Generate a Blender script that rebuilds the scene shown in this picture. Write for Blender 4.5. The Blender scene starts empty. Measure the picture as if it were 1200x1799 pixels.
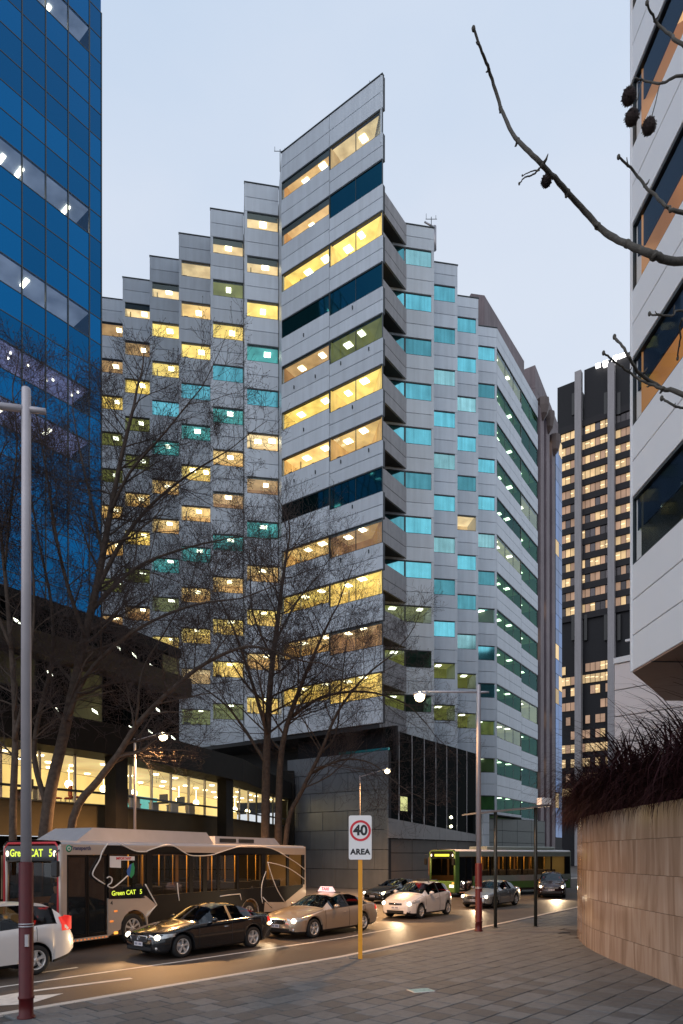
import bpy, bmesh, math, random
from mathutils import Vector, Matrix
R = math.radians
rnd = random.Random(7)
SC = bpy.context.scene
COL = SC.collection

# ------------------------------------------------------------------ camera, sky, sun, exposure
EYE = 2.75
cam_d = bpy.data.cameras.new('camera')
cam = bpy.data.objects.new('camera', cam_d)
COL.objects.link(cam)
cam.location = (0, 0, EYE)
cam.rotation_euler = (R(90), 0, 0)
cam_d.sensor_fit = 'HORIZONTAL'
cam_d.sensor_width = 24.0
cam_d.lens = 24.0
cam_d.shift_y = (1502 - 899.5) / 1200
cam_d.clip_start = 0.1
cam_d.clip_end = 3000
SC.camera = cam

SUN_EL, SUN_AZ = R(16), R(215)       # behind the camera, to the left
world = bpy.data.worlds.new('World')
SC.world = world
world.use_nodes = True
wn, wl = world.node_tree.nodes, world.node_tree.links
wn.clear()
w_out = wn.new('ShaderNodeOutputWorld')
sky = wn.new('ShaderNodeTexSky')
sky.sky_type = 'NISHITA'
sky.sun_disc = False
sky.sun_elevation = SUN_EL
sky.sun_rotation = SUN_AZ
bg_sky = wn.new('ShaderNodeBackground')
bg_sky.inputs['Strength'].default_value = 0.06
wl.new(sky.outputs[0], bg_sky.inputs['Color'])
# an even veil of high dusk cloud over that sky
tc = wn.new('ShaderNodeTexCoord')
sep = wn.new('ShaderNodeSeparateXYZ')
wl.new(tc.outputs['Generated'], sep.inputs[0])
mp = wn.new('ShaderNodeMapping')
mp.inputs['Scale'].default_value = (1.0, 1.0, 2.2)
wl.new(tc.outputs['Generated'], mp.inputs[0])
nz = wn.new('ShaderNodeTexNoise')
nz.inputs['Scale'].default_value = 2.1
nz.inputs['Detail'].default_value = 6
nz.inputs['Roughness'].default_value = 0.52
wl.new(mp.outputs[0], nz.inputs['Vector'])
ad = wn.new('ShaderNodeMath'); ad.operation = 'MULTIPLY_ADD'
wl.new(nz.outputs[0], ad.inputs[0]); ad.inputs[1].default_value = 0.50
wl.new(sep.outputs[2], ad.inputs[2])
rp = wn.new('ShaderNodeValToRGB')
e = rp.color_ramp.elements
e[0].position = 0.0; e[0].color = (0.80, 0.855, 0.945, 1)
e[1].position = 1.0; e[1].color = (0.50, 0.655, 0.865, 1)
m_ = e.new(0.5); m_.color = (0.70, 0.78, 0.915, 1)
mrs = wn.new('ShaderNodeMapRange')
mrs.inputs[1].default_value = 0.55; mrs.inputs[2].default_value = 1.30
wl.new(ad.outputs[0], mrs.inputs[0]); wl.new(mrs.outputs[0], rp.inputs[0])
bg_c = wn.new('ShaderNodeBackground')
bg_c.inputs['Strength'].default_value = 1.08
wl.new(rp.outputs[0], bg_c.inputs['Color'])
mx = wn.new('ShaderNodeMixShader')
mx.inputs[0].default_value = 0.88
wl.new(bg_sky.outputs[0], mx.inputs[1]); wl.new(bg_c.outputs[0], mx.inputs[2])
wl.new(mx.outputs[0], w_out.inputs['Surface'])

sun_d = bpy.data.lights.new('sun', 'SUN')
sun_d.energy = 1.0
sun_d.angle = R(80)
sun_d.color = (0.94, 0.95, 1.0)
sun = bpy.data.objects.new('sun', sun_d)
COL.objects.link(sun)
# direction the light travels: from behind-left of the camera towards the buildings
_dir = Vector((0.60, 0.70, -0.38)).normalized()
sun.rotation_euler = _dir.to_track_quat('-Z', 'Y').to_euler()

SC.view_settings.view_transform = 'Standard'
SC.view_settings.look = 'None'
SC.view_settings.exposure = 0.0
SC.view_settings.gamma = 1.0
SC.view_settings.use_curve_mapping = False
SC.render.engine = 'CYCLES'
SC.cycles.max_bounces = 8
SC.cycles.transparent_max_bounces = 12
SC.cycles.sample_clamp_indirect = 4.0
SC.cycles.use_denoising = True

# ------------------------------------------------------------------ helpers
WM = {}

def P(px, py, Y):
    """world point seen at photograph pixel (px, py) at distance Y"""
    return Vector(((px - 600) / 1200 * Y, Y, EYE + (1502 - py) / 1200 * Y))

def G(px, py, z=0.0):
    """ground point (height z) seen at photograph pixel (px, py)"""
    Y = (EYE - z) * 1200 / (py - 1502)
    return Vector(((px - 600) / 1200 * Y, Y, z))

class MB:
    def __init__(s):
        s.v = []; s.f = []; s.m = []; s.sm = []
    def add(s, verts, faces, mi=0, smooth=False):
        b = len(s.v)
        s.v.extend([tuple(p) for p in verts])
        for f in faces:
            s.f.append(tuple(b + i for i in f)); s.m.append(mi); s.sm.append(smooth)
    def quad(s, a, b, c, d, mi=0):
        s.add([a, b, c, d], [(0, 1, 2, 3)], mi)
    def box(s, x0, x1, y0, y1, z0, z1, mi=0):
        v = [(x0,y0,z0),(x1,y0,z0),(x1,y1,z0),(x0,y1,z0),(x0,y0,z1),(x1,y0,z1),(x1,y1,z1),(x0,y1,z1)]
        s.add(v, [(0,3,2,1),(4,5,6,7),(0,1,5,4),(1,2,6,5),(2,3,7,6),(3,0,4,7)], mi)
    def bbox(s, x0, x1, y0, y1, z0, z1, b=0.02, mi=0):
        """box with chamfered vertical faces / top: cheap bevel by three stacked rings"""
        def ring(o, z): return [(x0+o,y0+o,z),(x1-o,y0+o,z),(x1-o,y1-o,z),(x0+o,y1-o,z)]
        rings = [ring(b, z0), ring(0, z0+b), ring(0, z1-b), ring(b, z1)]
        v = sum(rings, [])
        f = [(3,2,1,0), (12,13,14,15)]
        for k in range(3):
            for i in range(4):
                j = (i+1) % 4
                f.append((4*k+i, 4*k+j, 4*k+4+j, 4*k+4+i))
        s.add(v, f, mi)
    def prism(s, poly, z0, z1, mi=0, ztop=None):
        """vertical prism over polygon [(x,y)..]; z0/z1 numbers or lists"""
        n = len(poly)
        zb = z0 if isinstance(z0, (list, tuple)) else [z0]*n
        zt = z1 if isinstance(z1, (list, tuple)) else [z1]*n
        ar = sum(poly[i][0]*poly[(i+1)%n][1]-poly[(i+1)%n][0]*poly[i][1] for i in range(n))
        idx = list(range(n)) if ar > 0 else list(range(n))[::-1]
        v = [(poly[i][0], poly[i][1], zb[i]) for i in idx] + [(poly[i][0], poly[i][1], zt[i]) for i in idx]
        f = [tuple(range(n))[::-1], tuple(range(n, 2*n))]
        for i in range(n):
            j = (i+1) % n
            f.append((i, j, n+j, n+i))
        s.add(v, f, mi)
    def tube(s, pts, rad, n=8, mi=0, caps=True, smooth=True):
        pts = [Vector(p) for p in pts]
        if not isinstance(rad, (list, tuple)): rad = [rad]*len(pts)
        vs = []; fs = []
        up = None
        for i, p in enumerate(pts):
            if i == 0: t = pts[1]-pts[0]
            elif i == len(pts)-1: t = pts[-1]-pts[-2]
            else: t = pts[i+1]-pts[i-1]
            if t.length < 1e-9: t = Vector((0,0,1))
            t.normalize()
            if up is None:
                up = Vector((0,0,1)) if abs(t.z) < 0.9 else Vector((1,0,0))
            a = up.cross(t)
            if a.length < 1e-6: a = Vector((1,0,0)).cross(t)
            a.normalize(); b = t.cross(a); up = b
            for k in range(n):
                an = 2*math.pi*k/n
                q = p + (a*math.cos(an) + b*math.sin(an))*rad[i]
                vs.append((q.x, q.y, q.z))
        for i in range(len(pts)-1):
            for k in range(n):
                k2 = (k+1) % n
                fs.append((i*n+k, i*n+k2, (i+1)*n+k2, (i+1)*n+k))
        if caps:
            fs.append(tuple(range(n))[::-1]); fs.append(tuple((len(pts)-1)*n+k for k in range(n)))
        s.add(vs, fs, mi, smooth)
    def lathe(s, prof, n=24, axis='z', c=(0,0,0), mi=0, smooth=True):
        """prof [(r, h)]"""
        vs = []; fs = []
        for (r, h) in prof:
            for k in range(n):
                an = 2*math.pi*k/n
                x, y = r*math.cos(an), r*math.sin(an)
                if axis == 'z': q = (c[0]+x, c[1]+y, c[2]+h)
                elif axis == 'y': q = (c[0]+x, c[1]+h, c[2]-y)
                else: q = (c[0]+h, c[1]+x, c[2]+y)
                vs.append(q)
        for i in range(len(prof)-1):
            for k in range(n):
                k2 = (k+1) % n
                fs.append((i*n+k, i*n+k2, (i+1)*n+k2, (i+1)*n+k))
        s.add(vs, fs, mi, smooth)
    def sphere(s, c, r, n=10, m=7, mi=0, sc=(1,1,1)):
        vs = []; fs = []
        for i in range(m+1):
            th = math.pi*i/m
            for k in range(n):
                an = 2*math.pi*k/n
                vs.append((c[0]+sc[0]*r*math.sin(th)*math.cos(an), c[1]+sc[1]*r*math.sin(th)*math.sin(an), c[2]+sc[2]*r*math.cos(th)))
        for i in range(m):
            for k in range(n):
                k2 = (k+1) % n
                fs.append((i*n+k, (i+1)*n+k, (i+1)*n+k2, i*n+k2))
        s.add(vs, fs, mi, True)
    def mesh(s, name, mats):
        me = bpy.data.meshes.new(name)
        me.from_pydata(s.v, [], s.f)
        if not isinstance(mats, (list, tuple)): mats = [mats]
        for m in mats: me.materials.append(m)
        me.polygons.foreach_set('material_index', s.m)
        me.polygons.foreach_set('use_smooth', s.sm)
        me.update()
        return me

def put(name, me, parent=None, mw=None, kind=None, label=None, cat=None, group=None):
    o = bpy.data.objects.new(name, me)
    COL.objects.link(o)
    mw = mw if mw is not None else Matrix.Identity(4)
    WM[o.name] = mw
    if parent is not None:
        o.parent = parent
        o.matrix_basis = WM[parent.name].inverted() @ mw
    else:
        o.matrix_basis = mw
    if kind: o['kind'] = kind
    if label: o['label'] = label
    if cat: o['category'] = cat
    if group: o['group'] = group
    return o

def thing(name, label, cat, loc=(0,0,0), rz=0.0, group=None):
    o = bpy.data.objects.new(name, None)
    COL.objects.link(o)
    mw = Matrix.Translation(Vector(loc)) @ Matrix.Rotation(rz, 4, 'Z')
    o.matrix_basis = mw
    WM[o.name] = mw
    o.empty_display_size = 0.3
    o['label'] = label; o['category'] = cat
    if group: o['group'] = group
    return o

def lput(name, mb, mats, parent):
    """part built in the local space of its parent"""
    me = mb if isinstance(mb, bpy.types.Mesh) else mb.mesh(name, mats)
    return put(name, me, parent, WM[parent.name].copy())

def wput(name, mb, mats, parent=None, **k):
    """part whose mesh is in world coordinates"""
    me = mb if isinstance(mb, bpy.types.Mesh) else mb.mesh(name, mats)
    return put(name, me, parent, None, **k)

class Frame:
    """a wall line: origin o (x,y), along u, outward normal n (2D)"""
    def __init__(s, o, u):
        s.o = Vector((o[0], o[1])); s.u = Vector((u[0], u[1])).normalized()
        s.n = Vector((s.u.y, -s.u.x))       # outward: to the right of u
    def pt(s, a, d=0.0, z=0.0):
        q = s.o + s.u*a + s.n*d
        return Vector((q.x, q.y, z))
    def mw(s, a, d, z):
        """local x along u, local y inward, z up"""
        q = s.pt(a, d, z)
        return Matrix(((s.u.x, -s.n.x, 0, q.x), (s.u.y, -s.n.y, 0, q.y), (0, 0, 1, q.z), (0, 0, 0, 1)))
    def poly(s, lst):
        return [tuple(s.pt(a, d)[:2]) for a, d in lst]
    def box(s, mb, a0, a1, d0, d1, z0, z1, mi=0):
        mb.prism(s.poly([(a0,d0),(a1,d0),(a1,d1),(a0,d1)]), z0, z1, mi)

# ------------------------------------------------------------------ materials
def _nt(name):
    m = bpy.data.materials.new(name); m.use_nodes = True
    n = m.node_tree.nodes; l = m.node_tree.links
    n.clear()
    out = n.new('ShaderNodeOutputMaterial')
    return m, n, l, out

def mat(name, col, rough=0.6, metal=0.0, var=0.0, nscale=3.0, namt=0.0, streak=0.0, bump=0.0, bscale=60.0, coat=0.0, spec=0.5, obj_coords=True, grime=None):
    m, n, l, out = _nt(name)
    b = n.new('ShaderNodeBsdfPrincipled')
    b.inputs['Base Color'].default_value = (*col, 1)
    b.inputs['Roughness'].default_value = rough
    b.inputs['Metallic'].default_value = metal
    b.inputs['Specular IOR Level'].default_value = spec
    if coat:
        b.inputs['Coat Weight'].default_value = coat
        b.inputs['Coat Roughness'].default_value = 0.04
    l.new(b.outputs[0], out.inputs[0])
    geo = n.new('ShaderNodeNewGeometry')
    src = geo.outputs['Position']
    cur = None
    def mul(val_socket, lo, hi):
        nonlocal cur
        mr = n.new('ShaderNodeMapRange')
        l.new(val_socket, mr.inputs[0])
        mr.inputs[1].default_value = 0.25 ; mr.inputs[2].default_value = 0.75
        mr.inputs[3].default_value = lo; mr.inputs[4].default_value = hi
        if cur is None: cur = mr.outputs[0]
        else:
            mm = n.new('ShaderNodeMath'); mm.operation = 'MULTIPLY'
            l.new(cur, mm.inputs[0]); l.new(mr.outputs[0], mm.inputs[1]); cur = mm.outputs[0]
    if var:
        oi = n.new('ShaderNodeObjectInfo')
        mul(oi.outputs['Random'], 1-var, 1+var)
    if namt:
        t = n.new('ShaderNodeTexNoise'); t.inputs['Scale'].default_value = nscale; t.inputs['Detail'].default_value = 6
        l.new(src, t.inputs['Vector']); mul(t.outputs[0], 1-namt, 1+namt)
    if streak:
        mp = n.new('ShaderNodeMapping'); mp.inputs['Scale'].default_value = (2.4, 2.4, 0.16)
        l.new(src, mp.inputs[0])
        t = n.new('ShaderNodeTexNoise'); t.inputs['Scale'].default_value = 1.3; t.inputs['Detail'].default_value = 5
        l.new(mp.outputs[0], t.inputs['Vector']); mul(t.outputs[0], 1-streak, 1+streak)
    if cur is not None:
        mc = n.new('ShaderNodeMix'); mc.data_type = 'RGBA'; mc.blend_type = 'MULTIPLY'
        mc.inputs[0].default_value = 1.0
        mc.inputs[6].default_value = (*col, 1)
        l.new(cur, mc.inputs[7])
        l.new(mc.outputs[2], b.inputs['Base Color'])
    if bump:
        t = n.new('ShaderNodeTexNoise'); t.inputs['Scale'].default_value = bscale; t.inputs['Detail'].default_value = 4
        l.new(src, t.inputs['Vector'])
        bp = n.new('ShaderNodeBump'); bp.inputs['Strength'].default_value = bump; bp.inputs['Distance'].default_value = 0.02
        l.new(t.outputs[0], bp.inputs['Height']); l.new(bp.outputs[0], b.inputs['Normal'])
    return m

def emat(name, col, strength, var=0.0, nscale=1.2, namt=0.0, mis=False, base=None):
    """something that gives off light: a lamp, a screen, or a surface with its light put in as glow"""
    m, n, l, out = _nt(name)
    b = n.new('ShaderNodeBsdfPrincipled')
    b.inputs['Base Color'].default_value = (*(base or (min(1,col[0]*.5),min(1,col[1]*.5),min(1,col[2]*.5))), 1)
    b.inputs['Roughness'].default_value = 0.7
    b.inputs['Emission Color'].default_value = (*col, 1)
    b.inputs['Emission Strength'].default_value = strength
    l.new(b.outputs[0], out.inputs[0])
    if var or namt:
        geo = n.new('ShaderNodeNewGeometry')
        t = n.new('ShaderNodeTexNoise'); t.inputs['Scale'].default_value = nscale; t.inputs['Detail'].default_value = 3
        mp = n.new('ShaderNodeMapping'); mp.inputs['Scale'].default_value = (1, 1, 0.5)
        l.new(geo.outputs['Position'], mp.inputs[0]); l.new(mp.outputs[0], t.inputs['Vector'])
        mr = n.new('ShaderNodeMapRange'); l.new(t.outputs[0], mr.inputs[0])
        mr.inputs[1].default_value = 0.3; mr.inputs[2].default_value = 0.7
        mr.inputs[3].default_value = 1-namt; mr.inputs[4].default_value = 1+namt
        oi = n.new('ShaderNodeObjectInfo')
        m2 = n.new('ShaderNodeMapRange'); l.new(oi.outputs['Random'], m2.inputs[0])
        m2.inputs[3].default_value = strength*(1-var); m2.inputs[4].default_value = strength*(1+var)
        mm = n.new('ShaderNodeMath'); mm.operation = 'MULTIPLY'
        l.new(mr.outputs[0], mm.inputs[0]); l.new(m2.outputs[0], mm.inputs[1])
        l.new(mm.outputs[0], b.inputs['Emission Strength'])
    try:
        m.cycles.emission_sampling = 'AUTO' if mis else 'NONE'
    except Exception: pass
    return m

def glass(name, tint=(0.9,0.95,0.95), refl=(1,1,1), base=0.06, rough=0.02, ior=1.45):
    """window pane: see-through with a mirror of the sky that strengthens at grazing angles"""
    m, n, l, out = _nt(name)
    tr = n.new('ShaderNodeBsdfTransparent'); tr.inputs[0].default_value = (*tint, 1)
    gl = n.new('ShaderNodeBsdfGlossy'); gl.inputs[0].default_value = (*refl, 1); gl.inputs['Roughness'].default_value = rough
    fr = n.new('ShaderNodeFresnel'); fr.inputs[0].default_value = ior
    ad = n.new('ShaderNodeMath'); ad.operation = 'ADD'; ad.use_clamp = True
    l.new(fr.outputs[0], ad.inputs[0]); ad.inputs[1].default_value = base
    mx = n.new('ShaderNodeMixShader')
    l.new(ad.outputs[0], mx.inputs[0]); l.new(tr.outputs[0], mx.inputs[1]); l.new(gl.outputs[0], mx.inputs[2])
    l.new(mx.outputs[0], out.inputs[0])
    return m

def mirror_glass(name, col, rough=0.03, var=0.12, wobble=0.0, metal=0.92, streak=0.0, namt=0.0):
    """body tinted, strongly reflecting curtain-wall glass"""
    m = mat(name, col, rough=rough, metal=metal, var=var, streak=streak, namt=namt, nscale=0.9)
    if wobble:
        n = m.node_tree.nodes; l = m.node_tree.links
        b = [x for x in n if x.type == 'BSDF_PRINCIPLED'][0]
        geo = n.new('ShaderNodeNewGeometry')
        t = n.new('ShaderNodeTexNoise'); t.inputs['Scale'].default_value = 0.35; t.inputs['Detail'].default_value = 1
        l.new(geo.outputs['Position'], t.inputs['Vector'])
        bp = n.new('ShaderNodeBump'); bp.inputs['Strength'].default_value = wobble; bp.inputs['Distance'].default_value = 0.3
        l.new(t.outputs[0], bp.inputs['Height']); l.new(bp.outputs[0], b.inputs['Normal'])
    return m

M = {}
M['concrete'] = mat('panel_concrete', (0.525, 0.575, 0.635), 0.42, var=0.055, namt=0.04, nscale=0.8, streak=0.085)
M['joint'] = mat('joint_dark', (0.05, 0.055, 0.06), 0.8)
M['frame'] = mat('window_frame_dark', (0.03, 0.04, 0.045), 0.4)
M['white_panel'] = mat('white_panel', (0.82, 0.82, 0.84), 0.4, var=0.02, namt=0.02, nscale=0.6)
M['soffit'] = mat('soffit_brown', (0.42, 0.27, 0.20), 0.55, namt=0.05)
M['base_wall'] = mat('base_wall_stone', (0.135, 0.148, 0.165), 0.35, var=0.07, namt=0.10, nscale=1.2, streak=0.10, bump=0.04)
M['brown_wall'] = mat('brown_stone', (0.11, 0.088, 0.072), 0.45, var=0.08, namt=0.12, nscale=1.1, spec=0.25)
M['green_wall'] = mat('dark_green_wall', (0.07, 0.085, 0.08), 0.35, var=0.08, namt=0.12)
M['granite'] = mat('mauve_granite', (0.17, 0.130, 0.140), 0.6, var=0.05, namt=0.16, nscale=0.6, streak=0.25)
M['dark'] = mat('dark_cladding', (0.011, 0.011, 0.014), 0.6, namt=0.1, spec=0.2)
M['dark_band'] = mat('dark_spandrel', (0.016, 0.015, 0.018), 0.6, namt=0.1, spec=0.2)
M['pier'] = mat('pier_concrete', (0.24, 0.225, 0.235), 0.7, namt=0.07, streak=0.12)
M['black'] = mat('black_matt', (0.012, 0.012, 0.013), 0.5)
M['blue'] = mirror_glass('blue_glass', (0.003, 0.100, 0.255), 0.05, var=0.15, wobble=0.10)
M['blue_see'] = mirror_glass('blue_glass_lit_behind', (0.10, 0.19, 0.42), 0.05, var=0.06)
M['bluestrip'] = mirror_glass('blue_strip_glass', (0.03, 0.11, 0.30), 0.06, var=0.25)
M['cyan'] = mirror_glass('cyan_glass', (0.15, 0.50, 0.56), 0.08, var=0.34, wobble=0.10, streak=0.22, namt=0.14)
M['paleCyan'] = mirror_glass('pale_cyan_glass', (0.33, 0.64, 0.64), 0.14, var=0.16, wobble=0.10, streak=0.25, namt=0.18)
M['teal_dark'] = mirror_glass('dark_teal_glass', (0.010, 0.085, 0.105), 0.04, var=0.3, wobble=0.05)  # prow panes: dark reflection of the building opposite put into the colour
M['podium_glass'] = mat('podium_dark_glass', (0.005, 0.007, 0.007), 0.08, spec=0.05, var=0.3)
[n for n in M['podium_glass'].node_tree.nodes if n.type == 'BSDF_PRINCIPLED'][0].inputs['IOR'].default_value = 1.12
M['pane'] = glass('window_pane', (0.94, 0.97, 0.93), (0.75, 0.9, 0.95), base=0.03)
M['pane_soft'] = glass('pane_soft', (0.95,0.95,0.93), (0.35,0.5,0.7), base=0.0, ior=1.18)
M['pane_clear'] = glass('clear_pane', (0.97, 0.97, 0.95), base=0.0, ior=1.25)
M['pane_green'] = glass('green_pane', (0.50, 0.76, 0.60), (0.25, 0.5, 0.5), base=0.02, ior=1.25)
M['pane_dark'] = glass('bus_pane', (0.62, 0.56, 0.46), (0.8, 0.85, 0.9), base=0.0)
ROOM = {}
def room_mats(key, ceil, wall, fc, fw):  # lamplight on ceiling and walls put in as surface glow
    ROOM[key] = (emat('room_ceiling_'+key, ceil, fc, var=0.22, namt=0.34, nscale=1.1), emat('room_wall_'+key, wall, fw, var=0.25, namt=0.42, nscale=1.6))
room_mats('yellow', (1.0,0.80,0.24), (1.0,0.72,0.22), 0.80, 0.55)
room_mats('amber', (1.0,0.74,0.30), (0.95,0.60,0.22), 0.68, 0.46)
room_mats('pale', (1.0,0.80,0.46), (0.95,0.68,0.34), 0.66, 0.45)
room_mats('brown', (0.80,0.54,0.26), (0.56,0.32,0.15), 0.46, 0.34)
room_mats('olive', (0.40,0.42,0.14), (0.30,0.32,0.09), 0.34, 0.26)
room_mats('green', (0.16,0.24,0.10), (0.07,0.13,0.06), 0.24, 0.14)
room_mats('teal', (0.12,0.58,0.58), (0.07,0.45,0.48), 0.58, 0.45)
room_mats('dark', (0.03,0.045,0.045), (0.03,0.04,0.04), 0.25, 0.2)
room_mats('warm', (1.0,0.72,0.34), (0.9,0.52,0.20), 0.60, 0.42)
M['lamp'] = emat('office_lamp', (1.0, 0.93, 0.66), 7.0)
M['lamp_cool'] = emat('office_lamp_cool', (0.95, 1.0, 0.80), 5.0)
M['blind'] = mat('window_blind', (0.16, 0.17, 0.15), 0.8, var=0.2)
M['blind_light'] = mat('pale_blind', (0.5, 0.47, 0.36), 0.8, var=0.2)
M['steel'] = mat('galvanised_steel', (0.42, 0.40, 0.42), 0.38, metal=0.6, namt=0.05)
# ------------------------------------------------------------------ facade system
_cache = {}
def cached(key, fn):
    if key not in _cache: _cache[key] = fn()
    return _cache[key]

def panel_mesh(w, h, t, mname, g=0.018):
    def mk():
        mb = MB()
        x0, x1, z0, z1 = g, w-g, g, h-g
        b = 0.012
        v = [(x0,t,z0),(x1,t,z0),(x1,t,z1),(x0,t,z1),(x0,b,z0),(x1,b,z0),(x1,b,z1),(x0,b,z1),(x0+b,0,z0+b),(x1-b,0,z0+b),(x1-b,0,z1-b),(x0+b,0,z1-b)]
        f = [(8,9,10,11)]
        for k in (0, 4):
            for i in range(4):
                j = (i+1) % 4
                f.append((k+i, k+j, k+4+j, k+4+i))
        mb.add(v, f)
        return mb.mesh('panel', M[mname])
    return cached(('panel', round(w,3), round(h,3), t, mname, g), mk)

def panel(root, fr, a0, a1, z0, z1, m='concrete', t=0.12, d=0.0, name='panel', g=0.018):
    return put(name, panel_mesh(a1-a0, z1-z0, t, m, g), root, fr.mw(a0, d, z0))

def frame_mesh(w, h, dep=0.10, bar=0.05, mull=()):
    def mk():
        mb = MB()
        mb.box(0, w, 0.0, dep, h-0.07, h)
        mb.box(0, w, 0.0, dep, 0, bar*0.7)
        mb.box(0, bar, 0.0, dep, bar*0.7, h-0.07)
        mb.box(w-bar, w, 0.0, dep, bar*0.7, h-0.07)
        for x in mull: mb.box(x-0.02, x+0.02, 0.03, dep, bar*0.7, h-0.07)
        return mb.mesh('window', M['frame'])
    return cached(('frame', round(w,3), round(h,3), dep, bar, tuple(mull)), mk)

def pane_mesh(w, h, mname):
    def mk():
        mb = MB(); mb.quad((0.04,0,0.03),(w-0.04,0,0.03),(w-0.04,0,h-0.06),(0.04,0,h-0.06))
        return mb.mesh('pane', M[mname])
    return cached(('pane', round(w,3), round(h,3), mname), mk)

def room_mesh(poly, h, key, low=0.55, up=0.12):
    def mk():
        mb = MB(); n = len(poly)
        zc, zf = h+up, -low
        v = [(x,y,zf) for x,y in poly] + [(x,y,zc) for x,y in poly]
        mb.add(v, [tuple(range(n, 2*n))], 0)
        mb.add(v, [tuple(range(n))[::-1]], 1)
        fs = []
        for i in range(n):
            j = (i+1) % n
            if poly[i][1] < 0.2 and poly[j][1] < 0.2: continue
            fs.append((i, j, n+j, n+i))
        mb.add(v, fs, 1)
        return mb.mesh('room', list(ROOM[key]))
    return cached(('room', tuple(poly), round(h,3), key, low, up), mk)

def lamp_mesh(w=0.62, l=0.62, mname='lamp'):
    def mk():
        mb = MB(); mb.box(-w/2, w/2, -l/2, l/2, -0.05, 0.0)
        return mb.mesh('ceiling_light', M[mname])
    return cached(('lamp', w, l, mname), mk)

LIT = {  # code: room key, lamps, pane, blind fraction
 'Y': ('yellow', 1, 'pane', 0), 'y': ('yellow', 2, 'pane', 0), 'A': ('amber', 1, 'pane', 0), 'a': ('amber', 0, 'pane', 0),
 'P': ('pale', 0, 'pane', 0), 'Q': ('pale', 2, 'pane', 0), 'B': ('pale', 1, 'pane', .40), 'O': ('warm', 1, 'pane', .38),
 'N': ('brown', 1, 'pane', .12), 'G': ('olive', 1, 'pane', 0), 'g': ('green', 1, 'pane_green', 0), 'T': ('teal', 1, 'pane', 0),
 'D': ('dark', 0, 'pane_green', 0), 'd': ('dark', 1, 'pane_green', 0), 'E': ('green', 0, 'pane_green', .15)}
MIR = {'C': 'cyan', 'p': 'paleCyan', 'K': 'teal_dark'}

def window(root, fr, a0, a1, z0, z1, code, poly=None, mull=(), lamps=None, d=-0.03, up=0.12, seed=None):
    w, h = a1-a0, z1-z0
    win = put('window', frame_mesh(w, h, mull=mull), root, fr.mw(a0, d, z0))
    r = random.Random(seed if seed is not None else rnd.random())
    if code in MIR:
        put('pane', pane_mesh(w, h, MIR[code]), win, fr.mw(a0, d-0.05, z0))
        return win
    key, nl, pm, bl = LIT[code]
    put('pane', pane_mesh(w, h, pm), win, fr.mw(a0, d-0.05, z0))
    poly = poly or [(0.03,0.07),(0.03,2.4),(w-0.03,2.4),(w-0.03,0.07)]
    put('room', room_mesh(tuple(poly), h, key, up=up), win, fr.mw(a0, d, z0))
    if bl:
        def mk():
            mb = MB(); mb.box(0.06, w-0.06, 0.08, 0.10, h*(1-bl), h-0.05)
            return mb.mesh('blind', M['blind'])
        put('blind', cached(('blind', round(w,3), round(h,3), bl), mk), win, fr.mw(a0, d, z0))
    if lamps is None:
        lamps = []
        for i in range(nl):
            x = w*(0.62 + 0.16*(r.random()-0.5)) if nl == 1 else w*(0.42+0.42*i)
            lamps.append((x, 0.95+0.5*r.random()))
    for (x, y) in lamps:
        lm = lamp_mesh(0.42 + 0.2*(r.random()), 0.55, 'lamp_cool' if key in ('green','olive','teal','dark') else 'lamp')
        put('ceiling_light', lm, win, fr.mw(a0+x, d-y, z1+up-0.01))
    if r.random() < 0.6 and key not in ('dark',) and w > 1.5:      # things on the sill: files, monitors, plants
        kk = r.randrange(4)
        def mk2():
            mb = MB(); q = random.Random(kk)
            for i in range(3):
                x = 0.15 + (w-0.7)*q.random(); ww = 0.12+0.3*q.random()
                mb.box(x, x+ww, 0.25, 0.45, 0.0, 0.12+0.22*q.random())
            return mb.mesh('sill_clutter', M['black'])
        put('sill_clutter', cached(('clut', round(w,2), kk), mk2), win, fr.mw(a0, d, z0))
    if r.random() < 0.5 and key in ('yellow','pale','amber','warm'):
        def mk3():
            mb = MB(); mb.box(w*0.18, w*0.18+0.12, 1.3, 1.42, -0.5, h+0.1); mb.box(w*0.30, w*0.30+0.05, 1.9, 2.0, -0.5, h*0.75)
            return mb.mesh('partition', M['blind_light'])
        put('partition', cached(('part', round(w,2)), mk3), win, fr.mw(a0, d, z0))
    return win

def spandrel(root, fr, a0, a1, z0, z1, n=2, m='concrete', back=0.35):
    """n courses of panels over a dark backing"""
    h = (z1-z0)/n
    for i in range(n):
        panel(root, fr, a0, a1, z0+i*h, z0+(i+1)*h, m)
    mb = MB(); mb.box(0.0, a1-a0, 0.125, back, 0, z1-z0)
    put('backing', mb.mesh('backing', M['joint']), root, fr.mw(a0, 0, z0))

# ------------------------------------------------------------------ ground
M['asphalt'] = mat('asphalt', (0.062, 0.048, 0.040), 0.54, nscale=0.6, namt=0.38, bump=0.25, bscale=140, spec=0.5)
M['paving_bed'] = mat('paving_bed', (0.06, 0.058, 0.056), 0.9)
M['far_paving'] = mat('far_paving', (0.13, 0.12, 0.115), 0.7, nscale=1.5, namt=0.15)
M['kerb'] = mat('kerb_stone', (0.52, 0.47, 0.42), 0.6, namt=0.08)
M['paint'] = mat('road_paint', (0.62, 0.58, 0.53), 0.55, nscale=6, namt=0.22)

mb = MB(); mb.quad((-900,-300,0),(900,-300,0),(900,1500,0),(-900,1500,0))
wput('road', mb, M['asphalt'], kind='structure')

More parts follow.
